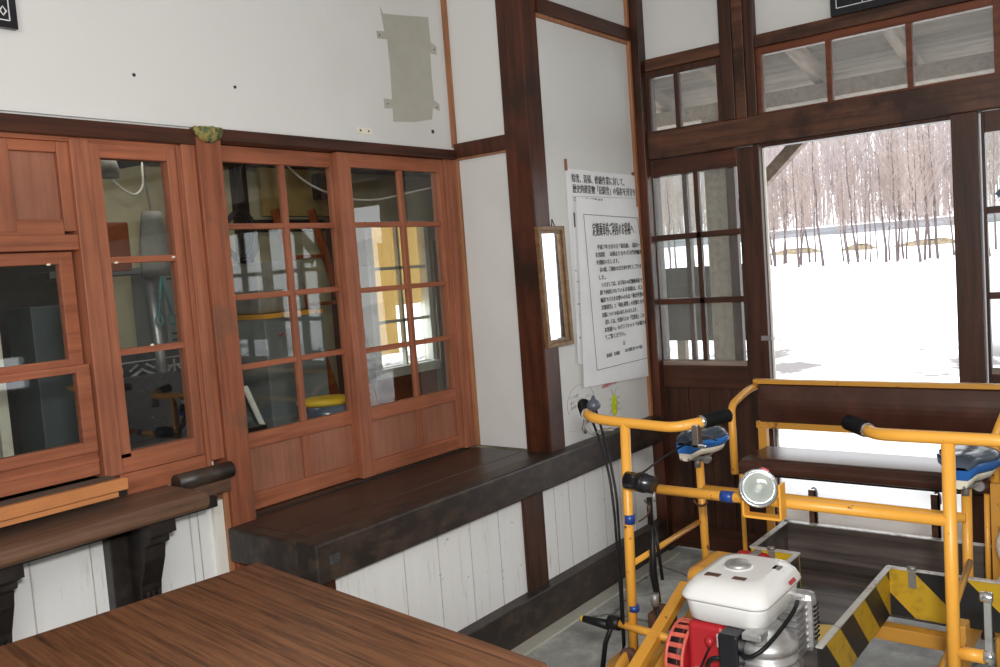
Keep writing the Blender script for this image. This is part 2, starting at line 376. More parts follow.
def link(name, me, parent=None, bevel=0.0, label=None, cat=None, group=None, kind=None):
    o = bpy.data.objects.new(name, me); COL.objects.link(o)
    if parent is not None:
        o.parent = parent
        root = parent
        while root.parent: root = root.parent
        if parent.parent is None and parent.type == 'EMPTY':
            o.matrix_parent_inverse = Matrix.Translation(-parent.location)
    if bevel:
        b = o.modifiers.new('bevel', 'BEVEL'); b.width = bevel; b.segments = 2; b.limit_method = 'ANGLE'
    tag(o, label, cat, group, kind); return o
def tag(o, label=None, cat=None, group=None, kind=None):
    if label: o['label'] = label
    if cat: o['category'] = cat
    if group: o['group'] = group
    if kind: o['kind'] = kind
def thing(name, loc, label, cat, group=None, kind=None):
    o = bpy.data.objects.new(name, None); COL.objects.link(o); o.location = loc; o.empty_display_size = 0.1
    tag(o, label, cat, group, kind); return o
def round_path(pts, r, n=5):
    out = [pts[0]]
    for i in range(1, len(pts) - 1):
        a, p, b = pts[i - 1], pts[i], pts[i + 1]
        da, db = (a - p), (b - p); k = min(r, da.length * .49, db.length * .49)
        s0 = p + da.normalized() * k; s1 = p + db.normalized() * k
        for j in range(n + 1):
            t = j / n; out.append(s0 * (1 - t) ** 2 + p * 2 * t * (1 - t) + s1 * t * t)
    out.append(pts[-1]); return out
def B(name, x0, x1, y0, y1, z0, z1, mat, parent=None, bev=0.0, **tags):
    return MB().box(x0, x1, y0, y1, z0, z1).build(name, mat, parent, bev, **tags)
def S(name, x0, x1, y0, y1, z0, z1, mat, parent=None, bev=0.0, label=None, cat=None):
    return B(name, x0, x1, y0, y1, z0, z1, mat, parent, bev, kind=None if parent else 'structure', label=label, cat=cat)
TRIM = [0]
def T(x0, x1, y0, y1, z0, z1, mat, label, bev=0.003):
    TRIM[0] += 1
    return B('trim_%d' % TRIM[0], x0, x1, y0, y1, z0, z1, mat, None, bev, kind='structure', label=label, cat='timber')

def text_mesh(body, size, origin, xdir, ydir, mat, name, parent=None, width=None, depth=0.0006, shear=0.0, spacing=1.0, **tags):
    cu = bpy.data.curves.new('t', 'FONT'); cu.body = body; cu.size = size; cu.extrude = depth; cu.space_line = spacing
    cu.resolution_u = 1
    to = bpy.data.objects.new('t', cu); COL.objects.link(to)
    dg = bpy.context.evaluated_depsgraph_get(); dg.update()
    me = bpy.data.meshes.new_from_object(to.evaluated_get(dg))
    bpy.data.objects.remove(to)
    X = Vector(xdir).normalized(); Y = Vector(ydir).normalized(); Z = X.cross(Y)
    k = 1.0
    if width and len(me.vertices):
        wx = max(v.co.x for v in me.vertices) - min(v.co.x for v in me.vertices)
        if wx > 0: k = width / wx
    for v in me.vertices:
        v.co = Vector(origin) + X * (v.co.x * k) + Y * v.co.y + Z * v.co.z
    me.materials.clear(); me.materials.append(mat)
    return link(name, me, parent, **tags)

# ------------------------------------------------------------------ room shell
YA, YD, XB, XC = 2.59, 2.16, 3.04, 3.947
CE = 3.0
S('floor', -3.2, XC + .12, -2.62, YA + 0.12, -0.12, 0.0, M['concrete'])
S('ceiling', -3.2, XC + 0.1, -2.62, YA + 0.12, CE, CE + 0.1, M['plaster'])
# left wall (ticket office partition) with openings
S('wall_left', -3.2, XB, YA, YA + 0.10, 2.02, CE, M['plaster'])
S('wall_left_lower', -3.2, 1.68, YA + 0.012, YA + 0.10, 0, 0.93, M['boards'])
S('wall_left_near', -3.2, 0.45, YA, YA + 0.10, 0.93, 2.02, M['plaster'])
S('wall_alcove_side', XB, XB + 0.012, YD + 0.115, YA + 0.10, 0.70, CE, M['plaster'])
S('wall_middle', XB + 0.02, XC + 0.10, YD, YD + 0.10, 0.70, CE, M['plaster'])
S('wall_back', -3.3, -3.2, -2.62, YA + 0.12, 0, CE, M['plaster'])
S('wall_alcove_lower', 1.68, XC, YD, YD + 0.05, 0, 0.60, M['boards'])
# right hand wall with a window, seen only in the panes' reflections
S('wall_right', -3.2, 3.05, -2.6, -2.5, 0, CE, M['plaster'])
S('wall_right_corner', 3.31, XC + 0.1, -2.6, -2.5, 0, CE, M['plaster'])
S('wall_right_under_window', 3.05, 3.31, -2.6, -2.5, 0, 0.79, M['plaster'])
S('wall_right_over_window', 3.05, 3.31, -2.6, -2.5, 1.05, CE, M['plaster'])

# board joints on the white lower panels (own grooves as thin dark battens)
g = MB()
for x in (2.10, 2.275, 2.455, 2.63, 3.02, 3.13, 3.26, 3.42, 3.56, 3.70): g.box(x - 0.0016, x + 0.0016, YD - 0.0008, YD + 0.002, 0.10, 0.60)
g.build('trim_board_joints', M['joint'], None, kind='structure')
g = MB()
for x in (0.60, 0.82, 1.06, 1.235, 1.57, 1.60): g.box(x - 0.0018, x + 0.0018, YA + 0.010, YA + 0.014, 0.10, 0.90)
g.build('trim_office_board_joints', M['joint'], None, kind='structure')

# timbers of the left wall
T(-3.2, 1.705, YA - 0.03, YA + 0.02, 1.975, 2.025, M['beam_x'], 'dark brown header beam above the ticket window')
T(1.795, XB, YA - 0.03, YA + 0.09, 1.995, 2.035, M['beam_x'], 'dark brown header strip above the sliding sashes')
T(-3.2, XB, YA - 0.012, YA, 2.035, 2.047, M['plaster'], 'thin cream bead along the top of the header beam', 0.001)
T(1.705, 1.797, YA - 0.035, YA + 0.10, 0.0, 2.035, M['postred'], 'worn reddish post between ticket window and sliding sashes')
T(1.655, 1.705, YA - 0.02, YA + 0.09, 0.93, 1.985, M['sash'], 'reddish jamb strip beside the worn post')
T(1.652, 1.690, YA - 0.006, YA + 0.02, 0.0, 0.79, M['whiteframe'], 'pale peeling strip beside the reddish post', 0.001)
T(1.688, 1.706, YA - 0.016, YA + 0.02, 0.0, 0.90, M['orange_trim'], 'orange strip at the foot of the reddish post', 0.001)
T(3.020, 3.040, YA - 0.40 + 0.375, YA - 0.005, 0.70, 1.99, M['orange_trim'], 'orange corner trim beside the sliding sashes', 0.002)
T(3.022, 3.040, YA - 0.022, YA, 2.05, CE, M['orange_trim'], 'thin orange corner strip above the header', 0.002)
T(2.955, 3.022, YA - 0.01, YA + 0.08, 0.70, 1.995, M['sash'], 'reddish jamb at the corner of the alcove')
T(3.018, XB + 0.01, YD + 0.11, YA - 0.015, 1.998, 2.063, M['post'], 'dark brown rail on the narrow alcove wall')
T(3.022, XB + 0.008, YD + 0.11, YA - 0.015, 1.990, 1.998, M['orange_trim'], 'light lower edge under the alcove rail', 0.001)
T(3.006, 3.116, YD - 0.012, YD + 0.118, 0.695, CE, M['post'], 'big dark brown post at the alcove corner', 0.005)
# middle wall
T(3.12, 3.91, YD - 0.022, YD + 0.01, 2.556, 2.620, M['beam_x'], 'brown rail high on the middle wall')
T(3.12, 3.91, YD - 0.012, YD + 0.01, 2.540, 2.556, M['orange_trim'], 'pale strip under the high rail', 0.001)
T(3.886, 3.906, YD - 0.016, YD + 0.01, 0.70, CE, M['orange_trim'], 'thin light strip beside the corner post', 0.002)
T(3.906, XC + 0.10, YD - 0.060, YD + 0.03, 0.0, CE, M['post'], 'dark post in the corner beside the sliding door', 0.004)
T(2.785, 2.925, YD - 0.012, YD + 0.02, 0.12, 0.585, M['door'], 'short dark post under the baggage shelf')
T(1.70, 1.785, YD - 0.008, YD + 0.05, 0.12, 0.585, M['post'], 'short brown stub post under the shelf end')
T(1.66, XC - 0.04, YD - 0.055, YD + 0.02, 0.0, 0.165, M['bench_beam'], 'dark sill beam along the floor')
T(1.66, XC - 0.05, YD - 0.125, YD - 0.055, 0.0, 0.012, M['filler'], 'thin cement strip along the sill beam')
T(1.275, 1.395, YA - 0.03, YA + 0.02, 0.0, 0.775, M['black_wood'], 'dark post under the ticket counter')
T(0.86, 0.965, YA - 0.03, YA + 0.02, 0.0, 0.775, M['black_wood'], 'dark post under the near end of the counter')
T(-3.2, 1.66, YA - 0.022, YA + 0.012, 0.775, 0.812, M['black_wood'], 'dark ledger strip under the ticket counter')

# stains on the upper wall
def flat_patch(name, pts, y, mat, label=None):
    return MB().prism([(x, y, z) for x, z in pts], (0, -0.0015, 0)).build(name, mat, None, kind='structure', label=label, cat='mark')
flat_patch('trim_wall_filler_patch', [(2.640, 2.60), (2.655, 2.572), (2.775, 2.585), (2.932, 2.605), (2.935, 2.50), (2.972, 2.485), (2.970, 2.45), (2.928, 2.45), (2.925, 2.36), (2.928, 2.25),
            (2.962, 2.235), (2.960, 2.205), (2.918, 2.215), (2.905, 2.165), (2.80, 2.145), (2.665, 2.135), (2.668, 2.19), (2.622, 2.185), (2.620, 2.225), (2.668, 2.225), (2.672, 2.35), (2.668, 2.47), (2.612, 2.465), (2.610, 2.495), (2.655, 2.50)][:],
           YA, M['filler'], 'bare grey patch of filler on the upper wall')
for i, (x, z, r) in enumerate([(1.528, 2.184, .006), (1.90, 2.189, .006), (2.905, 2.112, .009), (2.625, 2.48, .004), (2.955, 2.47, .004), (2.64, 2.205, .004), (2.945, 2.22, .004)]):
    MB().lathe([(r, 0), (r * .9, .002)], (x, YA, z), (0, -1, 0), 12).build('trim_screw_hole', M['ink'], None, kind='structure')
pl = thing('wall_bracket_plate', (2.49, YA, 2.085), 'small pinkish metal plate with two holes on the white upper wall', 'plate')
B('plate', 2.455, 2.535, YA - 0.003, YA, 2.072, 2.096, M['cream'], pl)
for x in (2.473, 2.517): MB().lathe([(.004, 0), (.004, .002)], (x, YA - 0.003, 2.084), (0, -1, 0), 10).build('hole', M['ink'], pl)
# straw nest wedged over the reddish post
nest = MB(); rings = []
for i in range(7):
    a = i / 6 * PI / 2
    rings.append([(1.748 + 0.058 * math.cos(a) * math.cos(t), YA - 0.036 + 0.03 * math.cos(a) * min(0, -abs(math.sin(t))) * 1.0, 2.030 - 0.045 * math.sin(a) + 0.004 * math.sin(5 * t)) for t in [2 * PI * k / 16 for k in range(16)]])
nest.loft(rings); nest.build('straw_nest', M['moss'], None, label='small green-brown straw nest stuck at the top of the reddish post', cat='nest')

# ------------------------------------------------------------------ sliding sashes (two) over the baggage shelf
def sash(idx, x0, x1, y, label, stileL, stileR, muntx, rails):
    z0, z1 = 0.705, 1.993
    d = thing('window_%d' % idx, ((x0 + x1) / 2, y, z0), label, 'window', None, 'structure')
    y0, y1 = y, y + 0.032
    B('stile', x0, x0 + stileL, y0 - .002, y1, z0, z1, M['sash'], d, 0.002)
    B('stile', x1 - stileR, x1, y0 - .002, y1, z0, z1, M['sash'], d, 0.002)
    a, b = x0 + stileL, x1 - stileR
    B('top_rail', a, b, y0, y1, 1.937, z1, M['sash_x'], d, 0.002)
    B('middle_rail', a, b, y0, y1, 0.925, 0.978, M['sash_x'], d, 0.002)
    B('bottom_rail', a, b, y0, y1, z0, 0.765, M['sash_x'], d, 0.002)
    B('lower_muntin', muntx - .022, muntx + .022, y0 + .002, y1 - .004, 0.765, 0.925, M['sash'], d, 0.002)
    B('muntin', muntx - .0115, muntx + .0115, y0 + .004, y1 - .006, 0.978, 1.937, M['sash'], d, 0.002)
    for z in rails: B('glazing_bar', a, b, y0 + .006, y1 - .008, z - .0105, z + .0105, M['sash_x'], d, 0.002)
    B('lower_panel', a, b, y0 + .012, y0 + .020, 0.765, 0.925, M['panel'], d)
    B('glass', a, b, y0 + .014, y0 + .017, 0.978, 1.937, M['glass'], d)
sash(1, 1.797, 2.372, YA + 0.040, 'left reddish sliding sash with eight panes above the dark shelf', 0.022, 0.035, 2.106, (1.713, 1.464, 1.216))
sash(2, 2.338, 2.956, YA + 0.002, 'right reddish sliding sash with eight panes next to the white alcove wall', 0.068, 0.036, 2.690, (1.712, 1.450, 1.208))
T(1.797, 2.956, YA - 0.002, YA + 0.085, 0.690, 0.7025, M['bench'], 'grooved track under the sliding sashes', 0.001)

# ------------------------------------------------------------------ ticket window
w3 = thing('window_3', (1.49, YA, 0.93), 'tall narrow ticket office sidelight of three panes', 'window', None, 'structure')
B('stile', 1.352, 1.388, YA - .004, YA + .04, 1.00, 1.965, M['sash'], w3, .002)
B('stile', 1.610, 1.642, YA - .004, YA + .04, 0.955, 1.965, M['sash'], w3, .002)
B('top_rail', 1.388, 1.610, YA - .004, YA + .04, 1.920, 1.965, M['sash_x'], w3, .002)
B('bottom_rail', 1.352, 1.610, YA - .004, YA + .04, 0.955, 1.016, M['sash_x'], w3, .002)
B('sill_board', 1.345, 1.655, YA - .002, YA + .05, 0.885, 0.953, M['sash_x'], w3, .002)
for z in (1.610, 1.326): B('glazing_bar', 1.388, 1.610, YA, YA + .03, z - .010, z + .010, M['sash_x'], w3, .001)
B('glass', 1.388, 1.610, YA + .014, YA + .017, 1.016, 1.920, M['glass'], w3)
T(1.642, 1.658, YA - .012, YA + .06, 0.90, 1.970, M['sash'], 'narrow reddish stop beside the sidelight', .001)
T(1.295, 1.352, YA - .012, YA + .07, 0.955, 1.972, M['sash'], 'reddish mullion between ticket sash and sidelight')
T(0.40, 1.655, YA - .006, YA + .07, 1.962, 1.976, M['sash_x'], 'reddish head strip over the ticket window', .001)
w4 = thing('window_4', (0.95, YA, 0.95), 'wooden ticket window with panelled top and two lift-up sashes', 'window', None, 'structure')
B('upper_panel', 0.45, 1.262, YA + .022, YA + .034, 1.715, 1.945, M['panel'], w4)
for (a, b) in ((1.262, 1.296), (1.048, 1.128), (0.83, 0.90)): B('panel_stile', a, b, YA + .004, YA + .034, 1.700, 1.962, M['sash'], w4, .002)
B('panel_rail', 0.45, 1.262, YA + .006, YA + .034, 1.930, 1.962, M['sash_x'], w4, .002)
B('panel_rail', 0.45, 1.262, YA + .006, YA + .034, 1.690, 1.735, M['sash_x'], w4, .002)
B('transom', 0.45, 1.295, YA - .004, YA + .07, 1.645, 1.690, M['sash_x'], w4, .002)
def lift_sash(z0, z1, y, rb, rt, name, nrl):
    f = MB(); f.box(1.247, 1.288, y, y + .03, z0, z1); f.box(0.50, 0.54, y, y + .03, z0, z1)
    f.box(0.54, 1.247, y, y + .03, z0, z0 + rb); f.box(0.54, 1.247, y, y + .03, z1 - rt, z1)
    o = f.build(name, M['sash_x'], w4, .002)
    B('glass', 0.54, 1.247, y + .012, y + .015, z0 + rb, z1 - rt, M['glass'], o)
lift_sash(1.288, 1.642, YA + .030, .036, .036, 'upper_sash', 1)
lift_sash(1.040, 1.305, YA - .002, .034, .022, 'lower_sash', 1)
B('lower_board', 0.45, 1.290, YA + .006, YA + .05, 0.968, 1.040, M['sash_x'], w4, .002)
B('meeting_strip', 0.45, 1.290, YA + .002, YA + .02, 1.008, 1.020, M['sash_x'], w4, .001)
for x, y, z in ((1.405, YA - .002, 1.602), (1.600, YA - .002, 1.612), (1.495, YA - .002, 1.338), (1.215, YA + .028, 1.606), (1.215, YA + .028, 1.292)):
    MB().lathe([(.002, -.007), (.004, -.003), (.0035, .003), (.001, .007)], (x, y - .001, z), (1, .2, .1), 7).build('white_paint_chip', M['cream'], w4 if x < 1.3 else w3)
# interior grille of the ticket window head: sill of orange wood
sl = thing('ticket_window_sill', (0.85, YA - .07, 0.94), 'bright orange wooden sill board with grey top under the ticket window', 'sill')
B('edge_board', 0.20, 1.305, YA - .122, YA - .100, 0.932, 0.967, M['orange_wood'], sl, .002)
B('top_board', 0.20, 1.300, YA - .100, YA - .013, 0.936, 0.963, M['greyboard'], sl, .001)
B('lower_batten', 0.20, 1.275, YA - .118, YA - .100, 0.915, 0.930, M['orange_wood'], sl, .001)
B('gap_block', 1.277, 1.303, YA - .118, YA - .09, 0.915, 0.930, M['black_wood'], sl, .001)

# ticket counter shelf
ct = thing('ticket_counter', (0.8, YA - .12, 0.80), 'worn brown wooden counter shelf with rounded edge below the ticket window', 'counter')
top = MB()
xs = []
prof = []
for k in range(9):
    a = -PI / 2 + PI * k / 8; prof.append((YA - .208 - .027 * math.cos(a), 0.860 + .027 * math.sin(a)))
prof += [(YA + .008, 0.887), (YA + .008, 0.833)]
top.prism([(0.1, y, z) for y, z in prof][::-1], (1.398, 0, 0))
top.build('top', M['counter'], ct, .006)
B('under_board', 0.1, 1.47, YA - .10, YA + .008, 0.812, 0.833, M['black_wood'], ct)
for bx in (1.365, 0.925):
    br = MB()
    pts = [(YA - .03, .832), (YA - .175, .832), (YA - .175, .780), (YA - .155, .775), (YA - .155, .755), (YA - .130, .745), (YA - .120, .70), (YA - .085, .62), (YA - .075, .56), (YA - .03, .545)]
    br.prism([(bx - .035, y, z) for y, z in pts], (.07, 0, 0))
    b_ = br.build('bracket', M['black_wood'], ct, .004, label='black carved bracket')
    dl = MB(); dl.box(bx - .043, bx + .043, YA - .182, YA - .13, .785, .832)
    dl.build('cap_block', M['black_wood'], b_, .002)
    for q in (-.018, 0, .018): B('carved_rib', bx + q - .004, bx + q + .004, YA - .092, YA - .074, .565, .60, M['black_wood'], b_, .001)
dr = thing('dark_ledge_rail', (1.58, YA - .05, 0.90), 'rounded black-brown rail end running past the counter to the post', 'rail')
r_ = MB(); r_.tube([(1.502, YA - .045, 0.893), (1.706, YA - .045, 0.893)], .028, 14); r_.build('rail', M['bench_beam'], dr)
B('backing', 1.502, 1.706, YA - .04, YA - .004, 0.82, 0.885, M['counter'], dr, .003)

# ------------------------------------------------------------------ baggage shelf in the alcove
sh = thing('baggage_shelf', (2.35, YD + .2, 0.58), 'long black-brown wooden baggage shelf under the sliding sashes', 'shelf')
BZ = 0.70
B('front_beam', 1.672, XC - .02, YD - .062, YD + .035, 0.572, BZ, M['bench_beam'], sh, .008)
B('end_beam', 1.672, 1.735, YD + .036, YA - .04, 0.585, BZ - .001, M['bench_beam'], sh, .008)
B('plank', 1.736, 3.010, YD + .036, YD + .14, 0.655, BZ - .004, M['bench'], sh, .003)
B('plank', 1.736, 3.010, YD + .142, YA - .012, 0.655, BZ - .004, M['bench'], sh, .003)
B('mortise', 1.722, 1.764, YD - .0635, YD - .055, 0.625, 0.655, M['ink'], sh)

# ------------------------------------------------------------------ door wall (far)
def wallC(name, y0, y1, z0, z1): S(name, XC + .02, XC + .10, y0, y1, z0, z1, M['plaster'])
wallC('wall_far', 1.69, YD, 2.44, CE)
wallC('wall_far_centre', 0.55, 1.54, 2.44, CE)
wallC('wall_far_right', -2.6, 0.44, 2.44, CE)
wallC('wall_far_pier', -2.6, -0.60, 0, 2.44)
T(XC - .03, XC + .10, -2.5, YD - .07, 1.975, 2.100, M['beam_y'], 'heavy brown lintel beam over the doors', .004)
T(XC - .015, XC + .06, 1.69, YD - .07, 2.402, 2.460, M['beam_y'], 'brown rail above the small left transom')
T(XC - .015, XC + .06, -2.5, 1.535, 2.402, 2.458, M['beam_y'], 'brown rail above the long transom')
T(XC - .035, XC + .08, 1.632, 1.692, 2.10, CE, M['door'], 'left half of the double post above the lintel')
T(XC - .028, XC + .08, 1.580, 1.632, 2.10, CE, M['weathered_x'] and M['beam_y'], 'right half of the double post above the lintel')
T(XC - .02, XC + .08, 1.535, 1.580, 2.10, CE, M['door'], 'dark stop beside the double post')
def transom(idx, y0, y1, munts, label, ml):
    d = thing('window_%d' % idx, (XC, (y0 + y1) / 2, 2.10), label, 'window', None, 'structure')
    f = MB()
    f.box(XC, XC + .04, y0, y0 + .035, 2.10, 2.402); f.box(XC, XC + .04, y1 - .035, y1, 2.10, 2.402)
    f.box(XC, XC + .04, y0 + .035, y1 - .035, 2.368, 2.402); f.box(XC, XC + .04, y0 + .035, y1 - .035, 2.100, 2.112)
    f.build('frame', ml, d, .002)
    for y in munts: B('muntin', XC + .002, XC + .036, y - .011, y + .011, 2.112, 2.368, ml, d, .001)
    B('glass', XC + .016, XC + .019, y0 + .035, y1 - .035, 2.112, 2.368, M['glass_frost'], d)
M['redframe'] = wood('red_brown_transom_frame', sr(56, 28, 18), sr(112, 60, 36), 'Y', 0.4, 0.8)
transom(5, 1.695, 2.115, (1.937,), 'small two-pane transom above the closed door', M['door'])
transom(6, 0.555, 1.550, (1.217, 0.894), 'long three-pane transom above the open doorway', M['redframe'])
transom(7, -0.56, 0.44, (-0.10, 0.20), 'transom right of the picture edge', M['redframe'])
T(XC - .02, XC + .08, 0.44, 0.555, 2.10, CE, M['door'], 'post right of the long transom')
# door posts
T(XC - .008, XC + .05, 1.540, 1.566, 0, 1.975, M['door'], 'dark jamb left of the open doorway', .002)
T(XC + .030, XC + .048, 1.532, 1.540, 0, 1.957, M['whiteframe'], 'thin pale edge of the open doorway', .001)
T(XC - .02, XC + .10, 0.651, 0.747, 0, 1.975, M['door'], 'dark post right of the open doorway')
T(XC - .004, XC + .06, 0.747, 1.533, 1.957, 1.975, M['door'], 'dark strip under the lintel')
T(XC - .02, XC + .16, -0.60, 1.533, 0, 0.02, M['weathered'], 'worn door threshold')
def leaf(idx, x, y1, wL, wR, y0, mu, rows, label, gl, stile_mat, zbot=0.975, low=True, ztop=1.89, mw=.012, rails_lower=True):
    d = thing('door_%d' % idx, (x, (y0 + y1) / 2, 0), label, 'door', None, 'structure')
    xa, xb = x, x + .032
    B('stile', xa, xb, y1 - wL, y1, 0.02, 1.972, stile_mat, d, .002)
    B('stile', xa, xb, y0, y0 + wR, 0.02, 1.972, stile_mat, d, .002)
    a, b = y0 + wR, y1 - wL
    B('top_rail', xa, xb, a, b, ztop, 1.972, M['door_y'], d, .002)
    B('lock_rail', xa - .002, xb, a, b, 0.838, 0.952, M['door_y'], d, .002)
    B('bottom_rail', xa, xb, a, b, 0.02, 0.14, M['door_y'], d, .002)
    B('sill_bar', xa - .004, xb - .01, a, b, 0.952, zbot, M['weathered'], d, .001)
    B('muntin', xa + .002, xb - .006, mu - mw, mu + mw, zbot, ztop, stile_mat, d, .001)
    for z in rows: B('glazing_bar', xa + .002, xb - .004, a, b, z - .014, z + .014, M['door_y'], d, .001)
    B('lower_panel', xa + .012, xa + .022, a, b, 0.14, 0.838, M['door'], d)
    for q in (1, 2, 3): B('panel_batten', xa + .004, xa + .012, a + (b - a) * q / 4 - .012, a + (b - a) * q / 4 + .012, 0.14, 0.838, M['door'], d, .001)
    B('glass', xa + .027, xa + .030, a, b, zbot, ztop, gl, d)
    return d
leaf(1, XC + .010, 2.128, .033, .088, 1.568, 1.868, (1.588, 1.270), 'closed dark wooden sliding door with six dusty panes left of the doorway', M['glass_dirty'], M['door'])
leaf(2, XC + .052, 2.150, .033, .045, 1.688, 1.948, (1.588, 1.270), 'open sliding door leaf tucked behind the closed one', M['glass_dirty'], M['door'])
leaf(3, XC + .010, 0.645, .012, .05, 0.04, 0.425, (1.585, 1.245), 'sliding door with panes right of the dark post at the picture edge', M['glass_dirty'], M['door'], zbot=.93, mw=.03)
leaf(4, XC + .010, 0.030, .03, .05, -0.58, -0.222, (1.585, 1.245), 'second right-hand sliding door beyond the picture edge', M['glass_dirty'], M['door'], zbot=.98, mw=.024)
ar = MB()
for (y, z, k) in ((0.578, 1.647, 1), (0.578, 1.010, 1)):
    ar.prism([(XC + .006, y + .025, z), (XC + .006, y - .02, z + .045), (XC + .006, y - .02, z + .018), (XC + .006, y - .10, z + .018), (XC + .006, y - .10, z - .018), (XC + .006, y - .02, z - .018), (XC + .006, y - .02, z - .045)], (.002, 0, 0))
ar.build('arrow_sticker', M['navy'], bpy.data.objects['door_3'], label='dark blue arrow stickers')
hk = thing('door_hook', (XC - .02, 1.535, 1.085), 'small grey steel hasp on the left edge of the doorway', 'hook')
B('plate', XC - .014, XC - .010, 1.522, 1.572, 1.075, 1.097, M['steel'], hk)
MB().tube([(XC - .02, 1.525 - .034 + .017 * math.cos(a), 1.086 + .009 * math.sin(a)) for a in [2 * PI * k / 14 for k in range(15)]], .002, 6, cap=False).build('ring', M['steel'], hk)
# black timetable board above the doorway
bd = thing('timetable_board', (XC - .03, 1.0, 2.46), 'black board with white ruled table lines above the doorway', 'board')
B('panel', XC - .045, XC - .020, 0.52, 1.185, 2.452, CE - .03, M['black_gloss'], bd, .002)
ln = MB()
xx = XC - .0462
for z in (2.482, 2.538, 2.62, 2.70): ln.box(xx, xx + .0014, 0.56, 1.160, z - .0015, z + .0015)
for y in (1.160, 1.055, 0.985, 0.56): ln.box(xx, xx + .0014, y - .0015, y + .0015, 2.482, 2.94)
ln.build('ruled_lines', M['white_line'], bd)
text_mesh('TOILET', 0.03, (xx, 1.150, 2.543), (0, -1, 0), (0, 0, 1), M['white_line'], 'lettering', bd, width=.085)
# second board at upper left of the ticket office wall
bd2 = thing('notice_board', (0.9, YA, 2.25), 'black board with white ruled lines at the top left of the white wall', 'board')
B('panel', 0.55, 1.182, YA - .022, YA, 2.262, CE - .05, M['black_gloss'], bd2, .002)
ln = MB()
for z in (2.282, 2.345, 2.43, 2.52): ln.box(0.58, 1.160, YA - .0235, YA - .022, z - .0014, z + .0014)
for x in (1.160, 1.02, 0.86): ln.box(x - .0014, x + .0014, YA - .0235, YA - .022, 2.282, 2.90)
ln.build('ruled_lines', M['white_line'], bd2)
text_mesh('1,210', 0.04, (1.045, YA - .0235, 2.293), (1, 0, 0), (0, 0, 1), M['white_line'], 'lettering', bd2, width=.10)

# ------------------------------------------------------------------ mirror and notices on the middle wall
mi = thing('wall_mirror', (3.12, YD - .03, 1.14), 'narrow mirror in a brown metal frame hung beside the big post', 'mirror')
def Q(u, v, y=YD - .026):  # mirror plane point, slightly tilted
    x0, x1 = 3.014 + (3.032 - 3.014) * (1 - v), 3.206 + .02 * (1 - v)
    return (2.994 + .190 * u + .018 * (1 - v), y - .0033 * (u - .5), 1.146 + (1.660 - 1.146) * v)
def ringframe(u0, v0, u1, v1, a, b, y, th):
    f = MB()
    for poly in ([(0, 0), (1, 0), (1 - a, b), (a, b)], [(1, 0), (1, 1), (1 - a, 1 - b), (1 - a, b)], [(1, 1), (0, 1), (a, 1 - b), (1 - a, 1 - b)], [(0, 1), (0, 0), (a, b), (a, 1 - b)]):
        f.prism([Q(u0 + (u1 - u0) * u, v0 + (v1 - v0) * v, y) for u, v in poly], (0, -th, 0))
    return f
ringframe(0, 0, 1, 1, .10, .036, YD - .013, .022).build('outer_frame', M['brass'], mi, .002)
ringframe(.10, .036, .90, .964, .085, .026, YD - .013, .014).build('inner_frame', M['brass'], mi, .001)
MB().prism([Q(.14, .05, YD - .013), Q(.86, .05, YD - .013), Q(.86, .95, YD - .013), Q(.14, .95, YD - .013)], (0, -.006, 0)).build('mirror_glass', M['mirror'], mi)
MB().tube([(3.11, YD - .02, 1.66), (3.122, YD - .016, 1.69), (3.135, YD - .02, 1.66)], .0025, 6).build('hanging_cord', M['black'], mi)

P = YD - .0025
def sheet(pts, y, bulge=0.0, n=10):
    """paper sheet between top edge (p0,p1) and bottom edge (p3,p2), gently waved"""
    (a, b, c, d) = pts; mb = MB(); bm = mb.bm
    for off in (0,):
        grid = []
        for j in range(n + 1):
            v = j / n; row = []
            for i in range(n + 1):
                u = i / n
                x = (a[0] * (1 - u) + b[0] * u) * (1 - v) + (d[0] * (1 - u) + c[0] * u) * v
                z = (a[1] * (1 - u) + b[1] * u) * (1 - v) + (d[1] * (1 - u) + c[1] * u) * v
                yy = y - bulge * (0.5 + 0.5 * math.sin(u * 7 + v * 2)) * (0.3 + v)
                row.append(bm.verts.new((x, yy, z)))
            grid.append(row)
        for j in range(n):
            for i in range(n):
                f = bm.faces.new((grid[j][i], grid[j][i + 1], grid[j + 1][i + 1], grid[j + 1][i]))
    r = bmesh.ops.extrude_face_region(bm, geom=bm.faces[:])
    for e in r['geom']:
        if isinstance(e, bmesh.types.BMVert): e.co.y += .0006
    return mb
n1 = thing('header_notice', (3.6, YD, 1.6), 'older white paper sheet with two bold Japanese lines, behind the framed notice', 'poster')
sheet([(3.272, 1.915), (3.900, 1.905), (3.902, 1.55), (3.268, 1.18)], YD - .003).build('paper', M['paper'], n1)
text_mesh('除雪、清掃、修繕作業に対して、', .042, (3.315, YD - .0048, 1.858), (1, 0, -.012), (0, 0, 1), M['ink'], 'lettering', n1, width=.46)
text_mesh('歴史的建造物「旧駅舎」の保存を見守り', .042, (3.318, YD - .0048, 1.812), (1, 0, -.012), (0, 0, 1), M['ink'], 'lettering', n1, width=.56)
text_mesh('ご協力ありがとうございます', .018, (3.315, YD - .0048, 1.774), (1, 0, -.012), (0, 0, 1), M['ink'], 'lettering', n1, width=.25)
MB().box(3.31, 3.89, YD - .0046, YD - .0040, 1.792, 1.794).build('ruled_line', M['greyink'], n1)
MB().box(3.268, 3.286, YD - .006, YD - .003, 1.905, 1.955).build('tape', M['orange_trim'], n1)
MB().lathe([(.007, 0), (.009, .004), (.004, .012)], (3.862, YD - .004, 1.912), (0, -1, 0), 10).build('pin', M['brass'], n1)
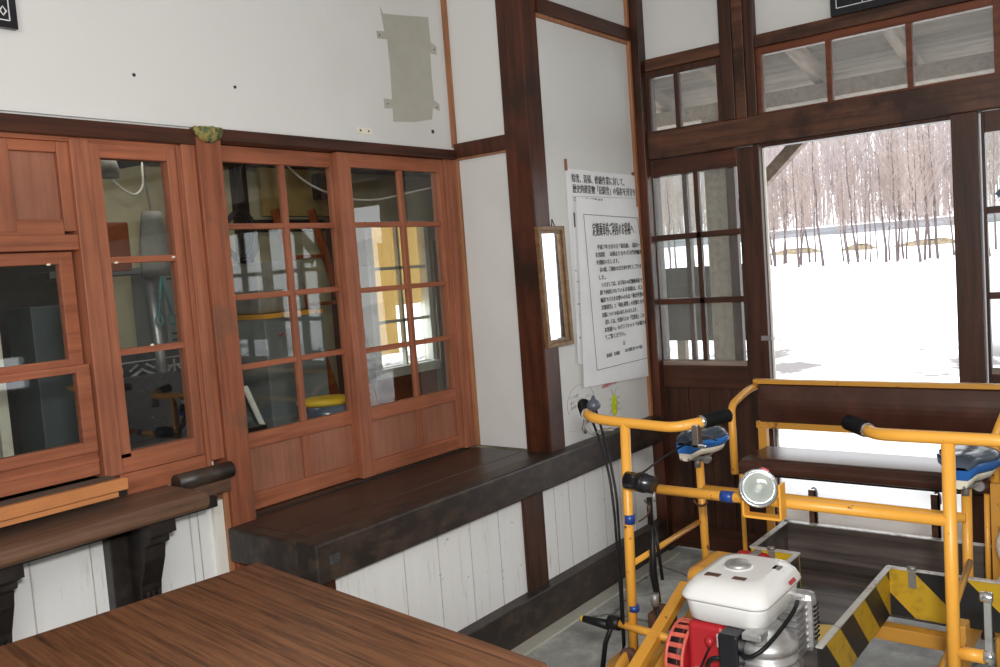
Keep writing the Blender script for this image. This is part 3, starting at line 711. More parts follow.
for nm, x, z, mt_ in (('red_dot', 3.868, 1.742, 'redink'), ('green_dot', 3.795, 1.755, 'lime')):
    MB().lathe([(.005, 0), (.005, .001)], (x, YD - .004, z), (0, -1, 0), 10).build(nm, M[mt_], n1)
n3 = thing('underlying_notice', (3.3, YD, 1.2), 'narrow crumpled paper strip showing at the left of the framed notice', 'poster')
sheet([(3.296, 1.70), (3.36, 1.70), (3.40, 1.02), (3.262, 1.05)], YD - .0052, .003).build('paper', M['paper'], n3)
MB().box(3.309, 3.3135, YD - .010, YD - .006, 1.655, 1.720).build('binding', M['ink'], n3)
for q in range(7): MB().box(3.285 + .01 * (q % 3), 3.300 + .012 * (q % 2), YD - .0093, YD - .0088, 1.46 - .05 * q, 1.466 - .05 * q).build('lettering', M['greyink'], n3)
n2 = thing('framed_notice', (3.6, YD, 1.2), 'large white notice with thin black border and handwritten Japanese text', 'poster')
sheet([(3.330, 1.790), (3.905, 1.748), (3.905, 0.903), (3.290, 0.938)], YD - .011, .002).build('paper', M['paper'], n2)
yl = YD - .0155
f = MB()
def line(p, q, w_=.0022, y=None):
    f.bar((p[0], y or yl, p[1]), (q[0], y or yl, q[1]), w_, .0008, (0, 1, 0))
line((3.378, 1.712), (3.868, 1.695)); line((3.378, 1.712), (3.405, 1.000)); line((3.405, 1.000), (3.900, 0.997)); line((3.868, 1.695), (3.896, 1.50))
f.build('border', M['ink'], n2)
tx = lambda s_, x, z, wd, sz=.024, mt_='ink': text_mesh(s_, sz, (x, yl, z), (1, 0, .004), (-.02, 0, 1), M[mt_], 'lettering', n2, width=wd)
tx('定期乗車券ご利用のお客様へ', 3.445, 1.618, .375, .066)
body = [('平成７年９月４日「深名線」（深川～', 3.475, .40), ('名寄間）　は廃止となりバス代替輸送', 3.455, .43), ('を開始いたします。', 3.460, .20),
        ('長い間、ご利用いただきありがとうございま', 3.485, .39), ('した。', 3.468, .06), ('つきましては、お手持ちの定期乗車券で', 3.488, .385),
        ('駅で利用されているお客様は、バス', 3.475, .40), ('輸送でバスをお使いの方は「乗合代替の', 3.475, .41), ('定期運賃」と「現在運賃」の差額となり', 3.480, .40),
        ('差額についての払い戻しをいたします。', 3.480, .33), ('詳しくは、代替バスの「営業所」この', 3.505, .37), ('お客様へ」のパンフレットでお確かめ', 3.492, .40), ('てご覧ください。', 3.490, .19)]
z = 1.552
for i, (t_, x, wd) in enumerate(body):
    tx(t_, x, z, wd, .025); z -= .0350
tx('記', 3.655, 1.090, .016, .022)
tx('北海道　名寄駅', 3.495, 1.048, .12, .020)
tx('お問合せ係', 3.665, 1.052, .17, .020)
# drawings on the wall
dw = thing('wall_scribbles', (3.3, YD, .85), 'pencil circle with handwriting and red writing on the wall below the notices', 'drawing')
MB().tube([(3.278 + .112 * math.cos(a), YD - .0008, .868 + .085 * math.sin(a)) for a in [-.35 + (3.9) * k / 30 for k in range(31)]], .0009, 4).build('circle', M['greyink'], dw)
MB().tube([(3.170, YD - .0008, .76), (3.25, YD - .0008, .748), (3.33, YD - .0008, .752)], .0009, 4).build('circle_line', M['greyink'], dw)
for t_, x, z_, wd in (('さくら組', 3.185, .895, .07), ('ゆき・まなみ・ともこ', 3.190, .872, .17), ('夏の思い出に', 3.19, .850, .09)):
    text_mesh(t_, .018, (x, YD - .001, z_), (1, 0, .10), (0, 0, 1), M['greyink'], 'handwriting', dw, width=wd)
text_mesh('木造駅舎が大好き', .022, (3.46, YD - .001, .905), (1, 0, .06), (0, 0, 1), M['redink'], 'red_handwriting', dw, width=.15)
bug = MB()
bug.loft([[(3.562 + r * math.cos(t), YD - .0006 - .0016 * (k / 3), .812 + r * 1.9 * math.sin(t)) for t in [2 * PI * j / 16 for j in range(16)]] for k, r in enumerate((.028, .028, .024, .012))])
bo = bug.build('insect_drawing', M['lime'], dw, label='lime green painted insect')
lg = MB()
for sx in (-1, 1):
    for q in (-.03, 0, .028): lg.tube([(3.562 + sx * .02, YD - .002, .812 + q), (3.562 + sx * .038, YD - .002, .812 + q + .01), (3.562 + sx * .046, YD - .002, .812 + q - .004)], .0013, 5)
    lg.tube([(3.562 + sx * .008, YD - .002, .86), (3.562 + sx * .020, YD - .002, .885), (3.562 + sx * .034, YD - .002, .89)], .0011, 5)
lg.build('legs', M['greyink'], bo)

# ------------------------------------------------------------------ table in the foreground
def table():
    c = Vector((1.403, 2.009, 0)); d1 = Vector((-1.0, 0.108, 0)).normalized(); d2 = Vector((-d1.y, d1.x, 0))
    if d2.y > 0: d2 = -d2
    L, Wd = 1.5, 1.05
    t = thing('wooden_table', c + d1 * L / 2 + d2 * Wd / 2, 'large table with dark striped wood-grain top in the near left corner', 'table')
    base = c.copy()
    mt_ = Matrix((( d1.x, d2.x, 0, 0), (d1.y, d2.y, 0, 0), (0, 0, 1, 0), (0, 0, 0, 1)))
    def part(name, a0, a1, b0, b1, z0, z1, mat, bev=.003):
        mb = MB(); mb.box(a0, a1, b0, b1, z0, z1)
        bmesh.ops.bevel(mb.bm, geom=mb.bm.edges[:], offset=bev, segments=2, affect='EDGES')
        me_root = bpy.data.objects
        o = mb.build(name, mat, t)
        o.matrix_parent_inverse = Matrix.Translation(-t.location)
        o.matrix_basis = Matrix.Translation(base) @ mt_
        return o
    part('tabletop', 0, L, 0, Wd, .722, .75, M['table'])
    for a in (.04, L - .09):
        for b in (.04, Wd - .09): part('leg', a, a + .05, b, b + .05, 0, .66, M['post'])
    part('apron', .06, L - .06, .06, .085, .655, .72, M['post']); part('apron', .06, L - .06, Wd - .085, Wd - .06, .655, .72, M['post'])
    part('apron', .06, .085, .086, Wd - .086, .655, .72, M['post']); part('apron', L - .085, L - .06, .086, Wd - .086, .655, .72, M['post'])
table()
# ------------------------------------------------------------------ rail cart
R0 = .0155
cart = thing('rail_cart', (2.75, .93, 0), 'yellow tube-framed motor rail cart with bench and two saddles', 'rail cart')
XH = 2.30
def tube(name, pts, r=R0, mat='yellow', rnd=0.0, parent=cart, seg=14, label=None):
    return MB().tube(pts, r, seg, rnd).build(name, M[mat], parent, label=label)
# front frame
tube('frame_post', [(XH, 1.362, 1.0), (XH, 1.384, .24)])
tube('frame_post', [(XH, .467, 1.0), (XH, .472, .24)])
tube('cross_tube', [(XH, 1.365, .806), (XH, .469, .806)], .0145)
tube('saddle_cross_tube', [(2.92, 1.42, .640), (2.92, .55, .634)], .0145)
def handlebar(pts, gl, gr, base):
    o = tube('handlebar', pts, .0155, 'yellow', .05)
    for a, b in (gl, gr):
        if a is None: continue
        a = Vector(a); b = Vector(b)
        g_ = MB(); n = 22; P_, Rr = [], []
        for k in range(n + 1):
            P_.append(a.lerp(b, k / n)); Rr.append(.0215 if k % 2 else .0155)
        P_.append(b + (b - a).normalized() * .004); Rr.append(.012)
        g_.tube(P_, Rr, 14); g_.build('grip', M['black'], o)
        MB().tube([a - (b - a).normalized() * .012, a + (b - a).normalized() * .006], .019, 14).build('grip_collar', M['chrome'], o)
    return o
handlebar([(2.350, 1.530, 1.014), (2.312, 1.490, 1.010), (2.30, 1.43, 1.006), (2.30, 1.20, .996), (2.335, 1.150, 1.004), (2.362, 1.130, 1.006)],
          ((2.350, 1.530, 1.014), (2.430, 1.592, 1.028)), ((2.362, 1.134, 1.006), (2.446, 1.088, 1.013)), 0)
handlebar([(2.372, .676, 1.006), (2.325, .640, 1.005), (2.30, .580, 1.010), (2.30, .34, 1.012), (2.325, .275, 1.008), (2.372, .24, 1.008)],
          ((2.372, .676, 1.006), (2.432, .742, 1.012)), ((2.372, .24, 1.008), (2.432, .18, 1.012)), 0)
# brake levers, bell box and cables
bk = MB(); bk.tube([(2.37, 1.515, 1.005), (2.33, 1.53, .985), (2.33, 1.50, .95), (2.335, 1.47, .965), (2.34, 1.43, .97)], .0055, 8, .015)
bk.tube([(2.37, 1.55, .995), (2.34, 1.54, .965), (2.36, 1.545, .95)], .006, 8)
bk.build('brake_lever', M['steel'], cart)
cb = MB(); cb.lathe([(.010, 0), (.021, .005), (.023, .016), (.018, .027), (.008, .034), (.004, .046)], (2.36, 1.508, 1.026), (0, 0, 1), 14)
cb.tube([(2.355, 1.50, 1.02), (2.35, 1.50, 1.045)], .008, 8)
cb.build('throttle_bell', M['belly'], cart, label='grey-blue bell-shaped control on the left grip')
MB().tube([(2.36, 1.508, 1.05), (2.34, 1.475, .985), (2.30, 1.425, .89), (2.275, 1.392, .78), (2.275, 1.392, .60), (2.28, 1.402, .30)], .0042, 8, .04).build('cable', M['black'], cart)
MB().tube([(2.345, 1.508, .995), (2.32, 1.465, .93), (2.285, 1.418, .83), (2.272, 1.402, .72), (2.278, 1.403, .48), (2.285, 1.409, .28)], .0042, 8, .04).build('cable', M['black'], cart)
MB().tube([(2.30, 1.34, .83), (2.38, 1.26, .90), (2.50, 1.20, .935), (2.72, 1.26, .87)], .0035, 8, .1).build('cable', M['black'], cart)
MB().tube([(2.28, 1.30, .775), (2.285, 1.285, .745), (2.29, 1.30, .72), (2.29, 1.33, .70)], .0025, 6, .02).build('cable', M['rusty'], cart)
cp = MB(); cp.box(2.318, 2.350, 1.132, 1.152, .935, 1.004); cp.box(2.318, 2.326, 1.110, 1.152, .935, .945)
cp.build('grip_bracket', M['chrome'], cart, .002)
# regulator box on the cross tube
rb = MB().tube([(2.272, 1.352, .832), (2.272, 1.258, .826)], .027, 16).build('switch_box', M['black_gloss'], cart)
MB().tube([(2.272, 1.310, .83), (2.272, 1.288, .828)], .030, 16).build('band', M['black'], rb)
MB().tube([(2.272, 1.262, .805), (2.272, 1.262, .775)], .006, 8).build('stud', M['steel'], rb)
for a, b in (((XH, 1.366, .717), (XH, 1.367, .688)), ((XH, 1.371, .428), (XH, 1.372, .410))):
    tube('blue_tape', [a, b], .0172, 'bluetape')
tube('blue_tape', [(XH, 1.060, .806), (XH, 1.022, .806)], .0165, 'bluetape')
# headlamp
hl = MB().lathe([(.004, -.070), (.026, -.066), (.040, -.050), (.048, -.020), (.050, 0), (.052, .006), (.050, .012), (.045, .011), (.038, -.002), (.022, -.018), (.006, -.022)], (2.225, .918, .862), (-.90, -.28, .12), 28).build('headlamp', M['chrome'], cart, label='round chrome headlamp')
ax = Vector((-.90, -.28, .12)).normalized(); c0 = Vector((2.225, .918, .862))
MB().lathe([(.045, .0122), (.039, .018), (.022, .022), (.003, .023)], c0, ax, 28).build('lens', M['lens'], hl)
MB().lathe([(.009, -.022), (.009, -.006), (.004, .000)], c0, ax, 14).build('bulb', M['whiteframe'], hl)
up_ = (Vector((0, 0, 1)) - ax * ax.z).normalized(); sd = ax.cross(up_)
MB().prism([c0 - ax * .052 + up_ * .034 - sd * .022, c0 - ax * .010 + up_ * .050 - sd * .008, c0 - ax * .010 + up_ * .042 - sd * .028], up_ * .006).build('red_label', M['red'], hl)
bkt = MB(); by0, by1 = .965, .862
for y in (by0, by1): bkt.box(2.225, 2.262, y - .003, y + .003, .780, .875)
bkt.box(2.225, 2.262, by1, by0, .776, .783); bkt.build('lamp_bracket', M['yellow'], cart, .001)
# mast tubes / braces
tube('side_brace', [(2.90, 1.432, .517), (XH, 1.378, .553)], .0095)
tube('side_brace', [(2.80, .521, .538), (2.45, .510, .49)], .0095, 'yellow_dirty')
tube('saddle_post', [(2.92, 1.425, .75), (2.92, 1.418, .24)], .0148)
tube('saddle_post', [(2.94, .55, .72), (2.92, .552, .24)], .0148)
def saddle(x, y, z, label):
    s_ = thing('x', (0, 0, 0), 'x', 'x'); bpy.data.objects.remove(s_)
    rings = []; side = []; n = 12
    prof = [(-.11, .030, -.006), (-.09, .042, 0), (-.05, .050, .004), (0, .066, 0), (.04, .086, 0), (.07, .094, .002), (.10, .090, .003), (.115, .06, 0)]
    def ring(dx, hw, dz, zt, zb, sc=1):
        pts = []
        for k in range(n + 1):
            a = PI * k / n; pts.append((x + dx, y + hw * sc * math.cos(a), z + dz + zb + (zt - zb) * math.sin(a) ** .7))
        return pts
    prof = [(a_ * .9, b_ * .93, c_) for a_, b_, c_ in prof]
    top = MB().loft([ring(dx, hw, dz, .030, -.004) for dx, hw, dz in prof]).build('saddle', M['navy'], cart, label=label)
    MB().loft([[(x + dx, y + hw * 1.03 * cy, z + dz + cz) for cy, cz in ((1, -.022), (1.02, -.004), (.6, .004), (-.6, .004), (-1.02, -.004), (-1, -.022), (-.86, -.034), (.86, -.034))] for dx, hw, dz in prof]).build('blue_side', M['blue_vinyl'], top)
    MB().loft([[(x + dx * .98, y + hw * .99 * cy, z + dz + cz) for cy, cz in ((.9, -.030), (-.9, -.030), (-.75, -.056), (0, -.062), (.75, -.056))] for dx, hw, dz in prof]).build('cream_skirt', M['cream'], top)
    un = MB()
    for sy in (-.035, .035): un.tube([(x - .10, y + sy * .4, z - .06), (x, y + sy, z - .075), (x + .08, y + sy, z - .06)], .004, 8, .03)
    un.tube([(x + .0, y - .045, z - .078), (x + .0, y + .045, z - .078)], .010, 10)
    un.tube([(x, y, z - .075), (x, y, z - .11)], .011, 12)
    for sy in (-.038, .038): un.lathe([(.014, -.01), (.016, 0), (.014, .01)], (x, y + sy, z - .078), (1, 0, 0), 12)
    un.build('clamp', M['steel'], top)
saddle(2.90, 1.422, .834, 'blue and cream bicycle saddle behind the left handlebar')
saddle(2.93, .550, .812, 'blue and cream bicycle saddle at the right edge')
# bench
def bench():
    y0, y1 = .500, 1.425
    bp = MB(); prof = []
    for k in range(9):
        v = k / 8; prof.append((3.455 - .020 * math.sin(PI * v), .790 + .155 * v))
    ring = [(x, z) for x, z in prof] + [(3.475, .948), (3.475, .788)]
    bp.prism([(x, y0 + .02, z) for x, z in ring], (0, y1 - y0 - .04, 0))
    b = bp.build('backrest', M['vinyl'], cart, .005, label='dark brown vinyl backrest')
    bf = MB(); bf.box(3.450, 3.485, y0, y1, .948, .966); bf.box(3.462, 3.485, y0, y1, .762, .790)
    bf.build('backrest_frame', M['yellow_dirty'], cart, .002)
    sf = MB()
    ring = [(3.44, .665), (3.44, .695), (3.20, .700), (3.165, .696), (3.142, .680), (3.142, .655), (3.155, .650)]
    sf.prism([(x, y0 + .02, z) for x, z in ring], (0, y1 - y0 - .07, 0))
    sf.build('seat', M['vinyl'], cart, .006, label='dark brown vinyl bench seat')
    MB().box(3.20, 3.44, y0 + .03, y1 - .07, .630, .650).build('seat_frame', M['black'], cart, .002)
    for y in (y1 + .003, y0 - .003):
        tube('arm_tube', [(3.465, y - .012, .938), (3.36, y - .012, .932), (3.20, y - .014, .900), (3.165, y - .030 if y > 1 else y + .01, .83), (3.165, y - .030 if y > 1 else y + .01, .64)], .0145, 'yellow', .07)
    for y in (y1 - .045, y0 + .025):
        MB().box(3.455, 3.485, y, y + .035, .62, .765).build('back_upright', M['yellow_dirty'], cart, .001)
    tube('bench_leg', [(3.165, 1.372, .64), (3.165, 1.372, .22)], .0085, 'yellow')
    MB().box(3.30, 3.315, 1.305, 1.335, .22, .615).build('bench_leg', M['yellow_dirty'], cart, .001)
    MB().box(3.10, 3.125, .478, .512, .20, .700).build('bench_leg', M['yellow_dirty'], cart, .001)
    tube('bench_leg', [(3.12, .525, .66), (3.12, .530, .22)], .0085, 'yellow')
    for x, y, z in ((3.27, 1.140, .574), (3.27, .712, .60)):
        MB().box(x - .003, x + .003, y - .013, y + .013, .32, z).box(x - .003, x + .02, y - .013, y - .008, .32, z).build('stake', M['rusty'], cart)
        MB().tube([(x, y - .018, z - .03), (x, y - .018, z), (x, y - .010, z + .012), (x, y, z + .006)], .0035, 8, .008).build('stake_hook', M['steel'], cart)
bench()
# foot tray with central gangway
def tray():
    xr0, xr1, ya, yb, yc, yd, zt, zf = 2.905, 3.245, 1.235, .455, 1.065, .780, .450, .315
    xf = 2.22
    MB().box(xf, xr1, yd, yc, zf - .02, zf).box(xr0, xr1, yc, ya, zf - .02, zf).box(xr0, xr1, yb, yd, zf - .02, zf).build('tray_floor', M['tray'], cart)
    t = .006
    MB().box(xr1 - t, xr1, yb, ya, zf, zt).build('tray_back', M['tray'], cart)
    MB().box(xr0, xr1 - t, ya - t, ya, zf, zt).build('tray_side', M['tray'], cart)
    MB().box(xr0, xr1 - t, yb, yb + t, zf, zt).build('tray_side', M['tray'], cart)
    MB().box(xr0 - t, xr0, yc, ya, zf - .02, zt).build('tray_front', M['yellow_bright'], cart)
    MB().box(xr0 - t, xr0, yb, yd, zf - .02, zt).build('tray_front', M['haz_y'], cart)
    MB().box(xf, xr0 - t, yc, yc + t, zf - .02, zt).build('gangway_side', M['tray'], cart)
    MB().box(xf, xr0 - t, yd - t, yd, zf - .02, zt).build('gangway_side', M['haz_x'], cart)
    rim = MB(); a = .006
    rim.box(xr1 - .018, xr1 + a, yb - a, ya + a, zt, zt + .004); rim.box(xr0 - t, xr1, ya - .014, ya + a, zt, zt + .004); rim.box(xr0 - t, xr1, yb - a, yb + .014, zt, zt + .004)
    rim.box(xr0 - .014, xr0 + .004, yc, ya, zt, zt + .0045); rim.box(xr0 - .014, xr0 + .004, yb, yd, zt, zt + .0045)
    rim.box(xf, xr0, yc - .004, yc + .014, zt, zt + .004); rim.box(xf, xr0, yd - .014, yd + .004, zt, zt + .004)
    rim.build('rim', M['rim'], cart)
    pl = MB(); pl.prism([(2.72, yd + .004, zf + .0005), (2.60, yd + .004, zf + .0005), (2.42, yc - .005, zf + .0005), (2.62, yc - .005, zf + .0005)], (0, 0, .002))
    pl.build('yellow_floor_stripe', M['yellow_bright'], cart)
    for y in (ya - .075, yd - .075):
        hg = MB(); hg.tube([(xr0 - .010, y - .012, zt + .008), (xr0 - .010, y + .012, zt + .008)], .008, 10); hg.box(xr0 - .012, xr0 - .006, y - .011, y + .011, zt - .055, zt)
        hg.build('hinge', M['steel'], cart)
M['tray'] = wood('scuffed_dark_plywood', sr(18, 16, 15), sr(112, 100, 94), 'Y', .5, .30)
M['rim'] = speckled('worn_white_metal_edge', (.60, .59, .56, 1), (.24, .20, .16, 1), .50, .70, 30, .45, .2)
tray()
# chassis
ch = MB()
ch.box(2.05, 3.50, 1.295, 1.340, .235, .285); ch.box(2.05, 3.50, .535, .580, .235, .285)
for x in (2.05, 2.83, 3.44): ch.box(x, x + .045, .58, 1.295, .235, .28)
ch.build('chassis_frame', M['yellow_dirty'], cart, .002)
MB().bar((2.02, 1.270, .285), (2.56, 1.322, .412), .036, .030).build('drive_arm', M['yellow'], cart, .002)
MB().bar((2.10, 1.225, .22), (2.55, 1.255, .34), .050, .10).build('drive_guard', M['yellow_dirty'], cart, .004)
MB().bar((2.10, .515, .25), (2.50, .520, .33), .012, .16).build('side_plate', M['yellow_dirty'], cart, .004)
MB().box(2.62, 2.86, 1.10, 1.36, .36, .445).build('drive_cover', M['yellow'], cart, .03, label='yellow cover box behind the engine')
MB().box(2.60, 2.66, .50, .53, .24, .42).build('side_plate', M['yellow_dirty'], cart, .004)
# pedals
tube('pedal_tube', [(2.285, 1.418, .365), (2.30, 1.18, .340)], .0125)
pd = MB().tube([(2.29, 1.418, .362), (2.29, 1.458, .362)], .022, 12).build('crank_housing', M['black'], cart)
MB().tube([(2.29, 1.445, .362), (2.285, 1.475, .29), (2.28, 1.49, .20)], .008, 10).build('crank_arm', M['black'], cart)
pe = MB().tube([(2.29, 1.455, .35), (2.29, 1.555, .352)], [.017, .011], 12).build('pedal', M['black'], cart)
MB().tube([(2.29, 1.553, .352), (2.29, 1.563, .352)], .011, 12).build('pedal_tip', M['yellow_bright'], pe)
tube('pedal_tube', [(2.305, .462, .474), (2.30, .402, .478)], .0165)
ck = MB(); ck.lathe([(.017, 0), (.019, .006), (.019, .018), (.012, .022)], (2.30, .404, .480), (0, -1, 0), 16)
ck.bar((2.30, .393, .480), (2.30, .393, .625), .016, .012, (1, 0, 0)); ck.lathe([(.012, -.012), (.014, 0), (.012, .014)], (2.30, .396, .628), (0, -1, 0), 14)
ck.build('crank_arm', M['chrome'], cart, .001, label='chrome crank arm')
# black brake rod assembly behind the left post
br = MB(); br.tube([(2.40, 1.350, .745), (2.40, 1.350, .66)], .0095, 10); br.tube([(2.40, 1.345, .66), (2.41, 1.358, .50), (2.42, 1.352, .40)], [.006, .013, .010], 10, 0)
br.tube([(2.40, 1.336, .66), (2.41, 1.326, .48)], .0055, 8); br.tube([(2.41, 1.350, .40), (2.41, 1.350, .26)], .005, 8)
br.build('brake_rod', M['black'], cart)
MB().tube([(2.40, 1.352, .435), (2.40, 1.352, .395)], .014, 12).build('rod_bracket', M['steel'], cart)
MB().box(2.48, 2.56, 1.36, 1.43, .275, .325).box(2.50, 2.54, 1.37, 1.42, .325, .345).build('junction_box', M['rusty'], cart, .004)
hlp = MB(); hlp.tube([(2.90, 1.44 - .02 + .025 * math.cos(a), .600 + .020 * math.sin(a)) for a in [PI + PI * k / 10 for k in range(11)]], .0045, 8); hlp.build('lock_loop', M['rusty'], cart)
# wheels
def wheel(x, y, sgn):
    wl = MB().lathe([(.02, -.03), (.125, -.028), (.150, -.022), (.150, -.012), (.128, -.006), (.124, .030), (.118, .032), (.105, .014), (.05, .010), (.045, .032), (.02, .034)], (x, y, .150), (0, sgn, 0), 32).build('wheel', M['yellow_dirty'], cart)
    MB().lathe([(.022, .030), (.024, .048), (.012, .055)], (x, y, .150), (0, sgn, 0), 14).build('hub', M['rusty'], wl)
    h = MB()
    for k in range(6):
        a = 2 * PI * k / 6; h.lathe([(.015, .0135), (.014, .0150)], (x + .078 * math.cos(a), y, .150 + .078 * math.sin(a)), (0, sgn, 0), 10)
    h.build('wheel_holes', M['black'], wl)
for x in (2.26, 3.26):
    wheel(x, 1.395, 1); wheel(x, .49, -1)
    tube('axle', [(x, 1.365, .150), (x, .52, .150)], .013, 'steel')
    for y in (1.30, .54):
        MB().box(x - .035, x + .035, y, y + .035, .125, .235).build('axle_bracket', M['rusty'], cart, .003)
MB().lathe([(.030, -.012), (.034, 0), (.026, .012)], (2.255, 1.372, .275), (-1, 0, 0), 16).build('bearing', M['rusty'], cart)
# engine
en = MB().box(1.975, 2.37, .80, 1.16, .262, .284).build('engine', M['engine'] if 'engine' in M else M['yellow_dirty'], cart, .002, label='small petrol engine with white tank and red starter')
def E_(name, mb, mat, bev=0.0, label=None): return mb.build(name, M[mat], en, bev, label=label)
def rrect(cx, cy, hx, hy, r, z, n=5):
    pts = []
    for sx, sy, a0 in ((1, 1, 0), (-1, 1, PI / 2), (-1, -1, PI), (1, -1, 3 * PI / 2)):
        for k in range(n + 1):
            a = a0 + PI / 2 * k / n
            pts.append((cx + sx * (hx - r) + r * math.cos(a), cy + sy * (hy - r) + r * math.sin(a), z))
    return pts
tcx, tcy = 2.172, .956
E_('tank', MB().loft([rrect(tcx, tcy, .120, .092, .045, .538), rrect(tcx, tcy, .136, .106, .045, .548), rrect(tcx, tcy, .140, .110, .04, .590), rrect(tcx, tcy, .141, .111, .04, .602)]), 'tank', label='white fuel tank')
E_('tank_lid', MB().loft([rrect(tcx, tcy, .147, .117, .040, .601), rrect(tcx, tcy, .150, .119, .040, .607), rrect(tcx, tcy, .147, .117, .040, .614), rrect(tcx + .003, tcy, .138, .108, .040, .630),
                      rrect(tcx + .008, tcy, .124, .096, .045, .644), rrect(tcx + .012, tcy, .10, .076, .05, .650)]), 'tank')
E_('fuel_cap', MB().lathe([(.035, 0), (.035, .007), (.032, .011), (.028, .013), (.004, .014)], (2.188, .972, .650), (0, 0, 1), 24), 'alu', label='round metal fuel cap')
E_('cap_collar', MB().lathe([(.044, 0), (.040, .004), (.036, .005)], (2.188, .972, .6475), (0, 0, 1), 24), 'tank')
lb = MB(); lb.box(2.090, 2.112, .985, 1.025, .6435, .6512); lb.box(2.093, 2.113, .915, .950, .6440, .6512)
E_('worn_label', lb, 'rusty')
lb = MB(); lb.box(2.21, 2.24, .868, .888, .6425, .6500); E_('dark_label', lb, 'dusty')
lb = MB(); lb.prism([(2.195, .8385, .626), (2.235, .8385, .626), (2.235, .832, .618), (2.195, .832, .618)], (0, -.001, .001)); E_('red_label', lb, 'red')
# shroud and starter
sh_ = MB(); sh_.prism([(2.035, 1.055, .538), (2.035, .955, .538), (2.035, .935, .40), (2.035, .96, .30), (2.035, 1.06, .30)], (.21, 0, 0)); E_('fan_shroud', sh_, 'red', .012)
st = MB(); st.lathe([(.088, 0), (.090, .02), (.086, .050), (.070, .062), (.03, .066)], (2.10, 1.060, .415), (0, 1, 0), 32); E_('starter_cover', st, 'red')
gr_ = MB()
for k in range(20):
    a = 2 * PI * k / 20
    ca, sa = math.cos(a), math.sin(a)
    gr_.bar((2.10 + .0915 * ca, 1.065, .415 + .0915 * sa), (2.10 + .0880 * ca, 1.110, .415 + .0880 * sa), .012, .005, (ca, 0, sa))
for rr, yy in ((.0925, 1.064), (.0885, 1.112)):
    gr_.tube([(2.10 + rr * math.cos(a), yy, .415 + rr * math.sin(a)) for a in [2 * PI * k / 32 for k in range(33)]], .0045, 8, cap=False)
E_('starter_grille', gr_, 'grille')
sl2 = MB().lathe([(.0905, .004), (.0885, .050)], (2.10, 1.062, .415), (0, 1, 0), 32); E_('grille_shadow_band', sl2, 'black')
E_('starter_handle', MB().lathe([(.006, -.01), (.010, 0), (.013, .008), (.012, .014), (.004, .018)], (2.030, .985, .500), (-1, .4, 0), 14), 'red')
E_('white_decal', MB().box(2.0325, 2.0345, .948, .972, .485, .520), 'white_line')
E_('starter_cord', MB().tube([(2.03, .985, .495), (2.02, 1.00, .46), (2.03, 1.02, .42), (2.04, 1.04, .39)], .003, 6, .02), 'black')
E_('air_cleaner', MB().box(1.985, 2.045, .895, .948, .455, .545), 'black_gloss', .006, 'black air cleaner box')
E_('ignition_lead', MB().tube([(2.0, .90, .500), (1.985, .865, .498), (2.0, .835, .520), (2.06, .815, .548), (2.14, .805, .575), (2.19, .815, .58)], .0055, 8, .03), 'black')
E_('hose', MB().tube([(2.00, .93, .475), (1.985, .965, .480), (1.99, .985, .45), (2.02, .985, .42)], .006, 8, .03), 'black')
cy = MB()
cy.lathe([(.070, 0), (.078, .01), (.078, .02), (.066, .024), (.066, .034), (.078, .038), (.078, .048), (.066, .052), (.066, .062), (.080, .066), (.080, .085), (.060, .095), (.045, .12), (.040, .125)], (2.10, .868, .420), (0, 0, 1), 32)
E_('cylinder', cy, 'alu')
E_('crankcase', MB().box(1.99, 2.25, .82, 1.055, .285, .420), 'alu', .02)
E_('carburettor', MB().box(2.0, 2.05, .84, .89, .535, .552).lathe([(.018, 0), (.018, .03)], (2.04, .86, .515), (0, 0, 1), 14), 'alu', .003)
fins = MB()
for k in range(8): fins.box(2.20, 2.285, .818, .905, .42 + .018 * k, .426 + .018 * k)
fins.box(2.215, 2.27, .83, .90, .415, .560); E_('cylinder_fins', fins, 'alu')
E_('muffler', MB().box(2.270, 2.318, .803, .872, .405, .572), 'alu', .02, 'silver heat-shielded muffler')
vt = MB()
for k in range(8): vt.box(2.278, 2.311, .8015, .805, .445 + .0125 * k, .4495 + .0125 * k)
E_('muffler_vents', vt, 'black')
E_('oil_filler', MB().lathe([(.022, 0), (.024, .01), (.02, .02)], (2.02, .825, .44), (0, -1, 0), 14), 'alu')
tl = MB().box(2.66, 2.70, 1.08, 1.19, .448, .515).build('tail_lamp', M['red'], cart, .014, label='small red and grey lamp behind the tank')
MB().box(2.655, 2.705, 1.112, 1.14, .449, .518).build('band', M['dusty'], tl, .004)
# clear bag hung at the right of the cart
bg_ = MB()
rings = []
for k in range(8):
    v = k / 7; hw = .055 * (.35 + .65 * math.sin(PI * min(1, v * .8 + .12))); cx_ = 2.99
    rings.append([(cx_ + .02 * math.sin(t) * (.4 + v), .425 + hw * math.cos(t) + .006 * math.sin(4 * t + k), .60 - .16 * v + .004 * math.cos(3 * t)) for t in [2 * PI * j / 20 for j in range(20)]])
bg_.loft(rings); bg_.build('plastic_bag', M['bag'], None, label='crumpled pinkish clear plastic bag hanging at the right side of the cart', cat='bag')

